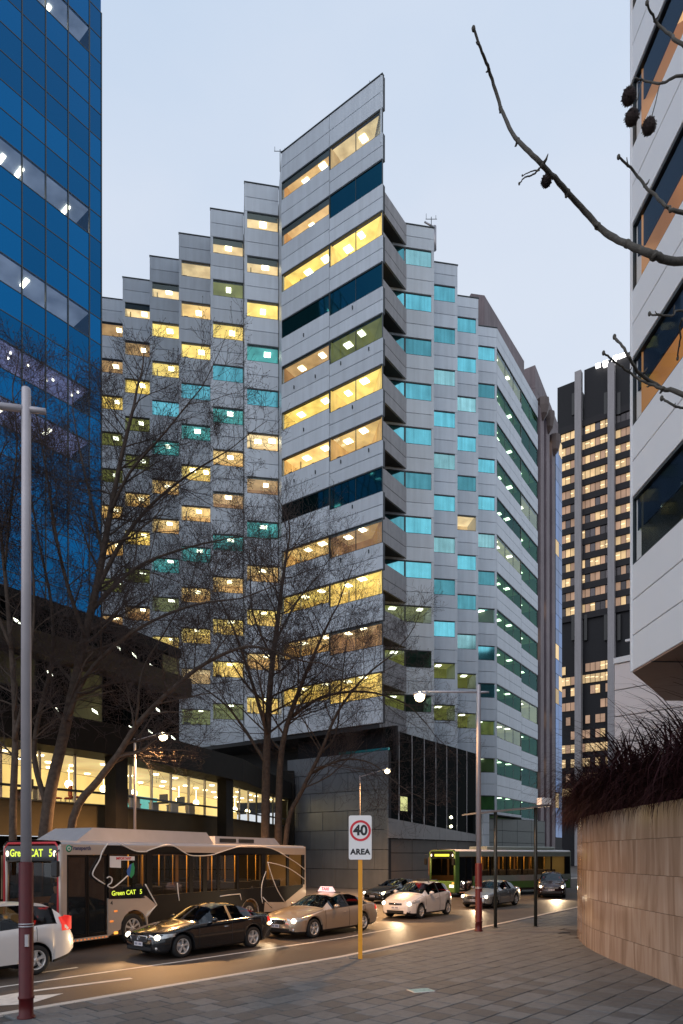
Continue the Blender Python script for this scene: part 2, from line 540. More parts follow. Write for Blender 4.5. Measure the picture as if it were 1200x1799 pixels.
# near kerb: a gently bending line read from the photograph
KP = [Vector((-13.5, 2.0)), Vector((-5.6, 11.2)), Vector((0.0, 17.55)), Vector((3.6, 22.6)), Vector((11.4, 33.6)), Vector((30, 61))]
def kerb_line(step):
    out = []
    for i in range(len(KP)-1):
        a, b = KP[i], KP[i+1]; n = max(1, round((b-a).length/step))
        for k in range(n): out.append(a.lerp(b, k/n))
    out.append(KP[-1]); return out
PAV = 0.15
mb = MB()
pk = [(p.x, p.y) for p in KP]
mb.prism(pk + [(60, 61), (60, -20), (-13.5, -20)], -0.05, PAV-0.03)
wput('pavement', mb, M['paving_bed'], kind='structure')
pav = bpy.data.objects['pavement']
kl = kerb_line(1.3)
for i in range(len(kl)-1):
    a, b = kl[i], kl[i+1]
    if a.y < 6: continue
    u = (b-a).normalized(); n = Vector((-u.y, u.x))
    a2, b2 = a+u*0.006, b-u*0.006
    mb = MB(); mb.prism([tuple(a2+n*0.04), tuple(b2+n*0.04), tuple(b2-n*0.14), tuple(a2-n*0.14)], 0.0, PAV+0.004)
    wput('kerb_stone', mb, M['kerb'], pav)

# pavers, laid in running bond along the kerb
M['paver'] = mat('concrete_paver', (0.106, 0.109, 0.112), 0.66, var=0.26, nscale=9, namt=0.16, bump=0.35, bscale=220)
M['paver2'] = mat('concrete_paver_far', (0.106, 0.109, 0.112), 0.66, nscale=2.2, namt=0.22, bump=0.35, bscale=220)
def paver_mb(mb, x0, x1, y0, y1, dz=0.0, g=0.008):
    b = 0.012
    x0 += g; x1 -= g; y0 += g; y1 -= g
    z1 = PAV+dz
    v = [(x0,y0,PAV-0.04),(x1,y0,PAV-0.04),(x1,y1,PAV-0.04),(x0,y1,PAV-0.04),
         (x0,y0,z1-0.007),(x1,y0,z1-0.007),(x1,y1,z1-0.007),(x0,y1,z1-0.007),
         (x0+b,y0+b,z1),(x1-b,y0+b,z1),(x1-b,y1-b,z1),(x0+b,y1-b,z1)]
    f = [(8,9,10,11)]
    for k in (0,4):
        for i in range(4):
            j = (i+1)%4; f.append((k+i,k+j,k+4+j,k+4+i))
    mb.add(v, f)
PW, PH = 0.46, 0.46
pa = math.atan2(6.35, 5.6)             # kerb bearing of the first stretch
PU = Vector((math.cos(pa), math.sin(pa))); PN = Vector((PU.y, -PU.x))
PO = Vector((-5.6, 11.2)) + PN*0.15
def kerb_dist(p):
    best = 1e9
    for i in range(len(KP)-1):
        a, b = KP[i], KP[i+1]; u = (b-a).normalized(); n = Vector((u.y, -u.x))
        t = (p-a).dot(u)
        if -0.5 <= t <= (b-a).length+0.5: best = min(best, (p-a).dot(n))
    return best
pv = MB(); pv.box  # shared paver
def mk_pv():
    mb = MB(); paver_mb(mb, 0, PW, 0, PH); return mb.mesh('paver', M['paver'])
pvm = mk_pv()
far = MB(); cells = []
for r_ in range(-4, 75):
    for c_ in range(-16, 95):
        off = 0.5*PW*(r_ % 2)
        q = PO + PU*(c_*PW+off) + PN*(r_*PH)
        mid = q + PU*PW/2 + PN*PH/2
        if mid.y < 9.3 or mid.y > 40: continue
        corners = [q, q+PU*PW, q+PU*PW+PN*PH, q+PN*PH]
        if min(kerb_dist(p) for p in corners) < 0.145: continue
        if abs(mid.x) > 0.56*mid.y+1.5 or (mid.x > 7.4 and mid.y < 24): continue
        cells.append((mid.y, q))
cells.sort(key=lambda c: c[0])
for i, (_, q) in enumerate(cells):
    dz = rnd.uniform(-0.004, 0.003)
    if i < 290:
        rt = Matrix(((PU.x, PN.x, 0, q.x),(PU.y, PN.y, 0, q.y),(0,0,-1,2*PAV+0.0+dz),(0,0,0,1)))
        # the mesh is laid right way up: mirror-free basis (u, -n, up) starting from the far corner
        q2 = q + PN*PH
        rt = Matrix(((PU.x, -PN.x, 0, q2.x),(PU.y, -PN.y, 0, q2.y),(0,0,1,dz),(0,0,0,1)))
        put('paver', pvm, pav, rt)
    else:
        b0 = len(far.v); paver_mb(far, 0, PW, 0, PH, dz)
        q2 = q + PN*PH
        for k in range(b0, len(far.v)):
            x, y, z = far.v[k]; w_ = q2 + PU*x - PN*y
            far.v[k] = (w_.x, w_.y, z)
wput('paving', far, M['paver2'], pav, kind='stuff')
# odd strip between kerb and pavers
mb = MB()
mb.prism(pk[1:5] + [(p.x+0.55, p.y-0.5) for p in KP[1:5]][::-1], 0.0, PAV-0.022)
wput('edge_strip', mb, M['paver2'], pav)

# far pavement behind the bus
mb = MB()
FK = [(-24,-4.5), (-10.5,20.1), (-4.4,31.1), (1.2,42.0), (5.0,49.5), (11.0,56.5), (32,86), (32,140), (-90,140), (-90,-4.5)]
mb.prism(FK, -0.05, 0.15)
wput('far_pavement', mb, M['far_paving'], kind='structure')
mb = MB()
for i in range(0, 6):
    a, b = Vector(FK[i]), Vector(FK[i+1]); u = (b-a).normalized(); n = Vector((u.y,-u.x))
    mb.prism([tuple(a+n*0.03), tuple(b+n*0.03), tuple(b-n*0.15), tuple(a-n*0.15)], 0.0, 0.156)
wput('far_kerb', mb, M['kerb'], kind='structure')

# painted lines
mb = MB()
def stripe(pts, w, z=0.005):
    L = [Vector(p[:2]) for p in pts]
    for a, b in zip(L[:-1], L[1:]):
        u = (b-a).normalized(); n = Vector((u.y,-u.x))*w/2
        mb.quad((*(a-n),z),(*(a+n),z),(*(b+n),z),(*(b-n),z))
stripe([G(-60,1743), G(0,1734.5), G(300,1692), G(600,1648.5)], 0.11)
stripe([G(600,1648.5), G(700,1630)], 0.10)
stripe([G(72,1709), G(136,1700)], 0.12)
stripe([G(52,1742), G(231,1719)], 0.16)
wput('lane_line', mb, M['paint'], kind='structure')
mb = MB()
# turn arrow, lying along the kerb lane
pts = [G(-40,1770), G(-5,1757), G(45,1741.5), G(58,1743), G(40,1751), G(112,1745.5), G(36,1765), G(-30,1775)]
pts = [G(-60,1760), G(52,1741), G(58,1750), G(112,1745.5), G(52,1764), G(-60,1771)]
mb.add([(p.x,p.y,0.005) for p in pts], [tuple(range(6))])
wput('lane_arrow', mb, M['paint'], kind='structure')
mb = MB()
stripe([G(470,1668), G(560,1655)], 0.3, 0.0045)
wput('road_patch', mb, mat('road_patch', (0.11,0.095,0.08), 0.5, namt=0.3, nscale=3), kind='structure')
# ------------------------------------------------------------------ the stepped office tower
th = math.atan(0.7125)
B_ = Vector((math.sin(th), math.cos(th)))            # along the right wing, away from the camera
A_ = Vector((-B_.y, B_.x))                           # along the left wing, away to the left
F_ = (B_ - A_).normalized()                          # the 45 degree face of every bay
H_ = Vector((-F_.y, F_.x))
C2 = Vector((3.06, 51.0))
ZT, FL, WH = 61.06, 3.83, 1.45
def zw(k): return ZT-2.46-FL*k                        # window head of floor k
tower = thing('stepped_office_tower', 'pale grey panelled office tower with a sharp prow and saw-tooth stepped bays', 'office building', (C2.x, C2.y, 0))
T = tower

# prow blade: two 4.95 m modules, the right one with deeper windows
PL = 9.9
prow = Frame(C2 + A_*PL, -A_)
HB = PL/2
rowsL = 'OOYKNYAKAYAY'
rowsR = 'PKyKGyAKNyNy'
for k in range(12):
    zt = zw(k)
    ztop = ZT if k == 0 else zw(k-1)-WH
    spandrel(T, prow, 0, HB, zt, ztop)
    ztr = ZT if k == 0 else zw(k-1)-WH-0.40
    spandrel(T, prow, HB, PL, zt, ztr)
    cl, cr = rowsL[k], rowsR[k]
    lampsL = [(1.1+rnd.random(), 1.2), (3.4+0.5*rnd.random(), 1.0)] if k not in (1,) else [(2.2,1.4)]
    window(T, prow, 0.02, HB-0.01, zt-WH, zt, cl, poly=[(0.03,0.07),(0.03,2.6),(HB-0.04,2.6),(HB-0.04,0.07)], lamps=lampsL, seed=k)
    lampsR = [(0.9, 1.3), (2.4+0.4*rnd.random(), 0.9)] if k != 0 else [(2.5,1.1)]
    window(T, prow, HB+0.01, PL-0.02, zt-WH-0.40, zt, cr, poly=[(0.03,0.07),(0.03,2.6),(2.3,2.6),(4.82,0.08)], mull=(HB*0.5,), lamps=lampsR, seed=50+k)
for k in range(4, 11):
    for s_ in ((1.4, 3.6, 6.1, 8.7) if k % 2 else (2.4, 7.2)):
        mb = MB(); mb.box(-0.03, 0.03, -0.09, 0.0, 0, 0.26); put('anchor_pin', cached(('pin',), lambda: mb.mesh('anchor_pin', M['frame'])), T, prow.mw(s_, 0, zw(k)+1.45))
# foot of the blade
spandrel(T, prow, 0, HB, 12.64, zw(11)-WH)
spandrel(T, prow, HB, PL, 12.64, zw(11)-WH-0.40)

# left wing: bays of one face each
PIT = 4.2
FW = PIT/math.sqrt(2)
codesL = ['BBYTCQNTAYAY', 'BGYCTANTAYYG', 'PAYCTyATAYPG', 'BYYCTAATGYYD', 'BNYGGAYGNYND', 'NNYGGAAGNYND']
for i in range(1, 7):
    fr = Frame(C2 + A_*(PL+PIT*i), F_)
    nk = 12 if i < 4 else 11
    for k in range(nk):
        zt = zw(k)
        spandrel(T, fr, 0, FW, zt, ZT if k == 0 else zw(k-1)-WH)
        window(T, fr, 0.02, FW-0.02, zt-WH, zt, codesL[i-1][k], seed=100*i+k)
    spandrel(T, fr, 0, FW, 12.64 if nk == 12 else zw(11), zw(nk-1)-WH)
    # return wall to the next bay
    q = fr.pt(FW); q2 = C2 + A_*(PL+PIT*(i-1))
    mb = MB(); u = (q2-q.xy)
    rf = Frame(q.xy, u)
    rf.box(mb, 0.02, u.length-0.02, -0.25, -0.02, 12.64, ZT-0.02)
    wput('return_wall', mb, M['concrete'], T)
    mb = MB(); mb.box(-0.03, FW+0.03, -0.05, 0.2, 0, 0.07)
    put('parapet_cap', mb.mesh('parapet_cap', M['frame']), T, fr.mw(0, 0, ZT+0.002))
mb = MB(); mb.box(-0.03, PL+0.03, -0.05, 0.2, 0, 0.07)
put('parapet_cap', mb.mesh('parapet_cap', M['frame']), T, prow.mw(0, 0, ZT+0.002))

# hidden flank of the blade above the right wing
fl = Frame(C2, H_)
for (z0, z1) in ((56.0, 58.5), (58.5, ZT)):
    panel(T, fl, 0.05, 4.2, z0, z1, d=-0.02)
# core and roofs
mb = MB()
bp = [C2 + A_*7 + B_*4.4, C2 + A_*40 + B_*4.4, C2 + A_*40 + B_*9, C2 + A_*17 + B_*9]
mb.prism([tuple(p) for p in bp], 7, ZT-0.6)
rp_ = [C2 + B_*0.2 - A_*0.0]
poly = [tuple(C2+A_*0.3+B_*0.2)]
mb.prism([tuple(C2+A_*0.35+B_*0.15), tuple(C2+A_*(PL-0.3)+B_*0.15), tuple(C2+A_*(PL+3.2)+B_*3.3), tuple(C2+A_*36+B_*3.3), tuple(C2+A_*36+B_*5), tuple(C2+A_*5.2+B_*5)], ZT-0.75, ZT-0.4)
mb.prism([tuple(C2+A_*0.35+B_*0.15), tuple(C2+A_*PL+B_*0.15), tuple(C2+A_*36+B_*0.4), tuple(C2+A_*36+B_*4.19), tuple(C2+A_*4.6+B_*4.19)], 12.3, 12.62)
wput('core', mb, M['black'], T)

# right wing
SCL = 1.088
RT = 56.75
R1 = Vector((7.35, 54.1))*SCL
RP = 4.2*SCL
RW = RP/math.sqrt(2)
codesR = ['-pCCCCCCCGDGG', '--CpCpCpCCGGGG', '--CpCCPCCpGGDG', '--CCCCpCcCCGD']
codesR = ['.pCCCCCCCGDdGG', '..CpCpCpCCGGGG', '..CpCCPCCpGGDG', '..CCCCpCTCCTGDg']
for i in range(4):
    Rk = R1 + B_*RP*i
    ext = 1.3 if i == 0 else 0.0
    fr = Frame(Rk - F_*(RW+ext), F_)
    L = RW+ext
    nk = 12 if i < 3 else 14
    spandrel(T, fr, 0, L, zw(1), RT)
    for k in range(1, nk):
        zt = zw(k); zb = zt-WH
        c = codesR[i][k] if k < len(codesR[i]) else 'g'
        if c == '.': c = 'C'
        if i == 0:
            window(T, fr, 0.02, ext+0.62, zb, zt, 'C' if c in 'Cp' else 'G', seed=900+k)
            window(T, fr, ext+0.66, L-0.02, zb, zt, c, seed=700+k)
        else:
            window(T, fr, 0.02, L-0.02, zb, zt, c, seed=800+20*i+k)
        znext = zw(k+1) if k+1 < nk else (12.3 if i < 3 else 6.9)
        spandrel(T, fr, 0, L, znext, zb, n=2 if k+1 < nk or i < 3 else 2)
    mb = MB()
    rf = Frame(Rk, H_)
    rf.box(mb, 0.02, RW-0.02, -0.25, -0.02, 12.3 if i < 3 else 6.9, RT-0.02)
    wput('return_wall', mb, M['concrete'], T)
    mb = MB(); mb.box(-0.03, L+0.03, -0.05, 0.2, 0, 0.07)
    put('parapet_cap', mb.mesh('parapet_cap', M['frame']), T, fr.mw(0, 0, RT+0.002))
    # soffit under the bay
    mb = MB()
    mb.prism([tuple(fr.pt(0.05,-0.02)[:2]), tuple(fr.pt(L-0.05,-0.02)[:2]), tuple((Rk+H_*RW)), tuple((Rk+H_*RW-F_*3))], (12.24 if i < 3 else 6.84), (12.32 if i < 3 else 6.92))
    wput('bay_soffit', mb, M['dark'], T)

# balconies between the blade and the right wing
Q0 = Vector((3.32, 55.3)) - B_*1.2
Q1 = Vector((5.15, 53.73))*SCL
bf = Frame(Q0, B_)
BL = (Q1-Q0).length
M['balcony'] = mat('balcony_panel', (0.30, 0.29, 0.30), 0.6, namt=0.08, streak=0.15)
for k in range(0, 12):
    ztop = RT if k == 0 else zw(k)-WH+0.02+0.0
    ztop = zw(k+1)+FL-WH-0.0
    if k == 0: ztop = RT
    zb = zw(k+1)+0.15
    mid = zb+(ztop-zb)*0.42
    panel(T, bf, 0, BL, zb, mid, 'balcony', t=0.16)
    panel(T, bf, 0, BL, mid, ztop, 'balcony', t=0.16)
    mb = MB()
    fr1 = Frame(R1 - F_*(RW+1.3), F_)
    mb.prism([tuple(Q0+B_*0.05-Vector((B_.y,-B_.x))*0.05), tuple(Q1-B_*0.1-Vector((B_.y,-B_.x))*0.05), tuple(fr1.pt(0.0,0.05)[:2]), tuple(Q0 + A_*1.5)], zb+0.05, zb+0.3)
    wput('balcony_slab', mb, mat('balcony_soffit', (0.07,0.055,0.05), 0.7) if k == 0 else bpy.data.materials['balcony_soffit'], T)  # shade under the balcony put into the soffit's dark brown
mb = MB()
mb.prism([tuple(Q0+A_*1.4+B_*0.3), tuple(Q0+A_*1.6+B_*0.3), tuple(fr1.pt(-0.1,-0.1)[:2]), tuple(fr1.pt(0,-0.3)[:2])], 12.3, RT-0.8)
wput('balcony_back_wall', mb, M['dark'], T)

# long right flank beyond the last bay
R4 = R1 + B_*RP*3
gd = math.atan((1391-600)/1200)
GD = Vector((math.sin(gd), math.cos(gd)))
rf4 = Frame(R4, GD)
RL = 13.5
FS = MB()
def far_spandrel(fr, a0, a1, z0, z1):
    h = (z1-z0)/2
    for i in range(2):
        fr.box(FS, a0+0.018, a1-0.018, -0.12, 0, z0+i*h+0.018, z0+(i+1)*h-0.018)
    fr.box(FS, a0, a1, -0.35, -0.125, z0, z1, 1)
for k in range(1, 14):
    zt = zw(k)
    ztop = RT if k == 1 else zw(k-1)-WH-0.2
    ztop2 = RT if k == 1 else zw(k-1)-WH-0.6
    a1 = RL*0.56
    far_spandrel(rf4, 0, a1*0.5, zt, ztop); far_spandrel(rf4, a1*0.5, a1, zt, ztop)
    far_spandrel(rf4, a1, RL, zt, ztop2)
    cc = 'gGgEgdGggEgGgg'[k]; c2 = 'dEdgGgEggdGgdd'[k]
    lp = [(0.8+rnd.random(),0.9), (2.8+rnd.random(),1.2), (5.0+rnd.random(),0.8)]
    window(T, rf4, 0.02, a1-0.01, zt-WH-0.2, zt, cc, mull=(a1/3, a1*2/3), lamps=lp, seed=300+k)
    window(T, rf4, a1+0.01, RL-0.02, zt-WH-0.6, zt, c2, mull=((RL-a1)/2,), lamps=[(0.8+rnd.random(),0.9),(3.0+rnd.random(),1.3)], seed=330+k)
far_spandrel(rf4, 0, RL*0.56, 6.9, zw(13)-WH-0.2); far_spandrel(rf4, RL*0.56, RL, 6.9, zw(13)-WH-0.6)
wput('flank_panels', FS, [M['concrete'], M['joint']], T, kind='stuff')
mb = MB()
mb.prism([tuple(R4+GD*0.2-Vector((GD.y,-GD.x))*0.3), tuple(R4+GD*RL-Vector((GD.y,-GD.x))*0.3), tuple(R4+GD*RL-Vector((GD.y,-GD.x))*6), tuple(R4+GD*0.2-Vector((GD.y,-GD.x))*3.5)], RT-1.0, RT-0.6)
mb.prism([tuple(R4+GD*0.2-Vector((GD.y,-GD.x))*2.9), tuple(R4+GD*RL-Vector((GD.y,-GD.x))*2.9), tuple(R4+GD*RL-Vector((GD.y,-GD.x))*12), tuple(R4-F_*6+GD*8)], 6, RT-0.6)
# mass behind the right bays
mb.prism([tuple(R1-F_*2.6+H_*3.2), tuple(R1+B_*RP*3-F_*2.4+H_*3.2), tuple(R1+B_*RP*3-F_*2.4+H_*10), tuple(R1-F_*4.6+H_*6)], 7, RT-0.6)
wput('core', mb, M['black'], T)
mb = MB()
mb.prism([tuple(R4+GD*0.0), tuple(R4+GD*RL), tuple(R4+GD*RL-Vector((GD.y,-GD.x))*3), tuple(R4-Vector((GD.y,-GD.x))*3)], 6.8, 6.88)
wput('flank_soffit', mb, M['dark'], T)

# stone base under the blade
B0 = C2 + B_*0.0 - A_*0.45
BWL = 9.7
bl = Frame(B0 + A_*BWL, -A_)
zc = [0.15, 1.65, 3.15, 4.65, 6.15, 7.65, 9.1, 10.55]
for r_ in range(7):
    xs = [0, 2.4+0.0*(r_%2), 4.85, 7.3, BWL] if r_ % 2 == 0 else [0, 1.2, 3.65, 6.1, 8.5, BWL]
    for a, b in zip(xs[:-1], xs[1:]):
        panel(T, bl, a, b, zc[r_], zc[r_+1], 'base_wall', t=0.15, name='stone_panel')
mb = MB(); bl.box(mb, 0, BWL, -0.5, -0.16, 0.1, 10.5)
bl.box(mb, 0.02, BWL-0.05, -1.6, -1.4, 10.0, 12.6)
wput('base_backing', mb, M['dark'], T)
mb = MB(); bl.box(mb, 5.2, BWL, -0.3, -0.05, 10.56, 10.75)
wput('base_glass_sill', mb, mat('base_sill_teal', (0.05,0.30,0.28), 0.2, metal=0.7), T)
# right side of the base: stone below, tall dark panes above
br = Frame(B0, B_)
BRL = 16.5
def capz(a): return 5.5 - 0.9*a/BRL
n = 4
for i in range(n):
    a, b = BRL*i/n, BRL*(i+1)/n
    for (f0, f1, m_) in ((0.15, 1.5, 'brown_wall'), (1.5, 2.9, 'brown_wall'), (2.9, 4.0, 'brown_wall')):
        panel(T, br, a, b, f0, f1, m_, t=0.12, d=-0.25, name='stone_panel')
    mb = MB()
    p0, p1 = br.pt(a+0.02, 0.05), br.pt(b-0.02, 0.05); p2, p3 = br.pt(b-0.02, -0.3), br.pt(a+0.02, -0.3)
    mb.prism([p0[:2], p1[:2], p2[:2], p3[:2]], [4.02, 4.02-0.0, 4.02, 4.02], [capz(a), capz(b), capz(b), capz(a)])
    wput('stone_band', mb, M['base_wall'] if False else mat('stone_band', (0.24,0.225,0.22), 0.45, namt=0.08, streak=0.1) if i == 0 else bpy.data.materials['stone_band'], T)
mb = MB(); br.box(mb, 0.15, BRL, -0.9, -0.38, 0.1, 4.0)
wput('base_backing', mb, M['dark'], T)
n = 8
for i in range(n):
    a, b = 0.25+(BRL-0.3)*i/n, 0.25+(BRL-0.3)*(i+1)/n
    mb = MB()
    mb.quad(br.pt(a+0.03,-0.4,4.0), br.pt(b-0.03,-0.4,4.0), br.pt(b-0.03,-0.4,12.3), br.pt(a+0.03,-0.4,12.3))
    pn = wput('tall_pane', mb, M['podium_glass'], T)
    mb = MB(); br.box(mb, b-0.02, b+0.02, -0.4, -0.34, 3.9, 12.3)
    wput('mullion', mb, M['steel'], pn)
    if i == 1:
        mb = MB(); br.box(mb, a+0.25, b-0.75, -0.395, -0.36, 6.2, 7.3)
        wput('lit_hatch', mb, emat('lit_hatch', (0.85,0.85,0.35), 0.8), pn)
for (px, py) in ((774, 1436), (772, 1452)):
    a_ = 11.2
    q = br.pt(a_, -0.3); mb = MB(); z = EYE+(1502-py)/1200*q.y
    mb.sphere((q.x-0.05, q.y-0.05, z), 0.12)
    wput('wall_light', mb, emat('wall_light', (1.0,0.95,0.6), 14), T)

# dark green wall below the right flank
gw = Frame(R4 - F_*RW*1.0 - H_*0.9, (GD*0.75+F_*0.25))
GWL = 15.5
for r_ in range(5):
    z0 = 0.15 + r_*1.3
    for i in range(5):
        panel(T, gw, GWL*i/5, GWL*(i+1)/5, z0, z0+1.3, 'green_wall', t=0.12, d=-0.1, name='stone_panel')
mb = MB(); gw.box(mb, 0, GWL, -0.8, -0.23, 0.1, 6.7)
wput('base_backing', mb, M['dark'], T)
# pale pier at the inner corner
pf = Frame(br.pt(BRL+0.0, 0.35)[:2], F_)
for r_ in range(6):
    panel(T, pf, 0, 0.6, 0.15+r_*1.12, 0.15+(r_+1)*1.12, 'concrete', t=0.5, name='pier_panel')

# roof aerials and a cleaning rig
def aerial(loc, h):
    mb = MB(); mb.tube([(0,0,0),(0,0,h)], 0.035, 6); mb.tube([(-0.5,0,h*0.92),(0.5,0,h*0.92)], 0.025, 5)
    mb.tube([(-0.45,0,h*0.92),(-0.45,0,h*1.12)], 0.02, 5); mb.tube([(0.4,0,h*0.92),(0.4,0,h*1.06)], 0.02, 5)
    put('aerial', mb.mesh('aerial', M['frame']), T, Matrix.Translation(loc))
q = C2 + A_*(PL+0.9) + B_*0.9; aerial(Vector((q.x, q.y, ZT-0.3)), 1.9)
q = C2 + A_*1.0 + B_*0.6; aerial(Vector((q.x, q.y, ZT-0.3)), 0.9)
q = R1 + H_*1.2 + F_*0.1; aerial(Vector((q.x, q.y, RT-0.3)), 2.4)
q = R1 + H_*1.5 + F_*0.5
mb = MB(); mb.tube([(q.x, q.y, RT-0.5), (q.x, q.y, RT+1.6)], 0.16, 8); mb.tube([(q.x, q.y, RT+1.5), (q.x-0.9, q.y, RT+2.0)], 0.08, 6)
wput('davit', mb, M['steel'], T)
# rooftop plant block in mauve metal, and the granite tower that joins on behind
gt = thing('granite_tower', 'mauve granite tower with three ribs joining the stepped tower from behind', 'office building', (R4.x+GD.x*18, R4.y+GD.y*18, 0))
pf0 = Vector((14.9, 69.6)) + H_*0.9; PD = Vector((0.575, 0.818)); PNn = Vector((PD.y, -PD.x))
mb = MB()
# plant storey, sloping at its front left
p = [pf0 - PNn*0.0, pf0 + PD*11.5, pf0 + PD*11.5 - PNn*9, pf0 - PNn*9]
zt_ = 60.5
q1 = pf0 - F_*1.45; q2 = pf0 - F_*3.1
mb.prism([tuple(pf0), tuple(pf0+PD*11.5), tuple(pf0+PD*11.5-F_*8), tuple(q1+PD*11.5), tuple(q1)], 50.6, zt_)
mb.prism([tuple(q1), tuple(q1+PD*11.5), tuple(q2+PD*11.5), tuple(q2)], 50.6, [zt_, zt_, 57.4, 57.4])
wput('plant_block', mb, M['granite'], gt)
gf = Frame(R4 + GD*RL, GD)
GL = 9.6
mb = MB(); gf.box(mb, 0.02, GL, -12, -0.35, 0.1, 58.5)
mb.prism([gf.pt(0,-0.34)[:2], gf.pt(GL,-0.34)[:2], gf.pt(GL,-12)[:2], gf.pt(0,-12)[:2]], 58.51, [61.2, 59.2, 59.2, 61.2])
wput('wall', mb, M['granite'], gt)
def rib(a, w, zt):
    mb = MB(); gf.box(mb, a-w/2, a+w/2, -0.34, 0.16, 0.1, zt)
    o = wput('rib', mb, M['granite'], gt)
    mb = MB(); c = gf.pt(a, 0.25)
    mb.lathe([(0.05, zt-1.6), (0.55, zt-0.9), (0.75, zt), (0.75, zt+0.9), (0.05, zt+1.1)], 8, 'z', (c.x, c.y, 0), smooth=False)
    wput('rib_head', mb, mat('rib_head', (0.10,0.07,0.065), 0.5) if 'rib_head' not in bpy.data.materials else bpy.data.materials['rib_head'], o)
rib(1.2, 1.3, 56.6); rib(3.5, 1.3, 56.2); rib(5.9, 1.3, 54.6)
M['lit_slot'] = emat('lit_slot', (1.0,0.72,0.38), 0.55, var=0.5)
for (a0, a1) in ((0.05, 0.5), (1.9, 2.8), (4.2, 5.2)):
    for k in range(27):
        z0 = 5+k*1.915
        mb = MB(); mb.quad(gf.pt(a0,-0.30,z0), gf.pt(a1,-0.30,z0), gf.pt(a1,-0.30,z0+1.85), gf.pt(a0,-0.30,z0+1.85))
        lit = rnd.random() < (0.16 if k < 16 else 0.04)
        wput('pane', mb, M['lit_slot'] if lit else M['bluestrip'], gt)
mb = MB(); gf.box(mb, GL-3.0, GL+0.05, -0.34, 0.15, 0.1, 54.5); wput('bay_backing', mb, M['dark'], gt)
sf = Frame(gf.pt(GL-0.0, 0.0)[:2], Vector((-GD.y, GD.x))*1.0)
for k in range(27):
    z0 = 5+k*1.9
    for j in range(2):
        mb = MB(); p0 = gf.pt(GL-2.9+j*1.45+0.03, 0.17); p1 = gf.pt(GL-2.9+(j+1)*1.45-0.03, 0.17)
        mb.quad((*p0[:2],z0),(*p1[:2],z0),(*p1[:2],z0+1.84),(*p0[:2],z0+1.84))
        wput('pane', mb, M['lit_slot'] if rnd.random() < 0.13 else M['bluestrip'], gt)
# ------------------------------------------------------------------ blue glass tower on the left
sd = math.atan(970/1200)
S_ = Vector((math.sin(sd), math.cos(sd)))            # street bearing, away from the camera
SN = Vector((-S_.y, S_.x))                           # towards the far side of the street
bt_e = P(178, 1502, 49.7).xy                          # right-hand edge of the visible face
bt = thing('blue_glass_tower', 'tall blue mirrored curtain wall tower cut off by the left edge', 'office building', (bt_e.x, bt_e.y, 0))
bfm = Frame(bt_e - S_*24, S_)                        # 0..24 m along the face
BTZ0, BTZ1 = 14.2, 64.0
PWD, PHT = 1.56, 1.86
edges = [24.0, 24.0-0.95]
while edges[-1] > 10: edges.append(edges[-1]-PWD*1.04)
rows = int((BTZ1-BTZ0)/PHT)
zoff = BTZ1-rows*PHT
def by(z, Y): return 1502-(z-EYE)*1200/Y
mb = MB(); bfm.box(mb, -2, 23.95, -14, -2.6, 6, BTZ1); bfm.box(mb, 23.90, 23.99, -2.6, -0.11, 6, BTZ1)
wput('core', mb, M['black'], bt)
mb = MB(); bfm.box(mb, -2, 23.98, -14, -0.02, BTZ1+0.02, BTZ1+32); bfm.box(mb, -22, 9.0, -14, -0.05, 6, BTZ1)  # unseen height and near end, extended to block sky from the left bays
wput('unseen_storeys', mb, M['blue'], bt)
pm = {}
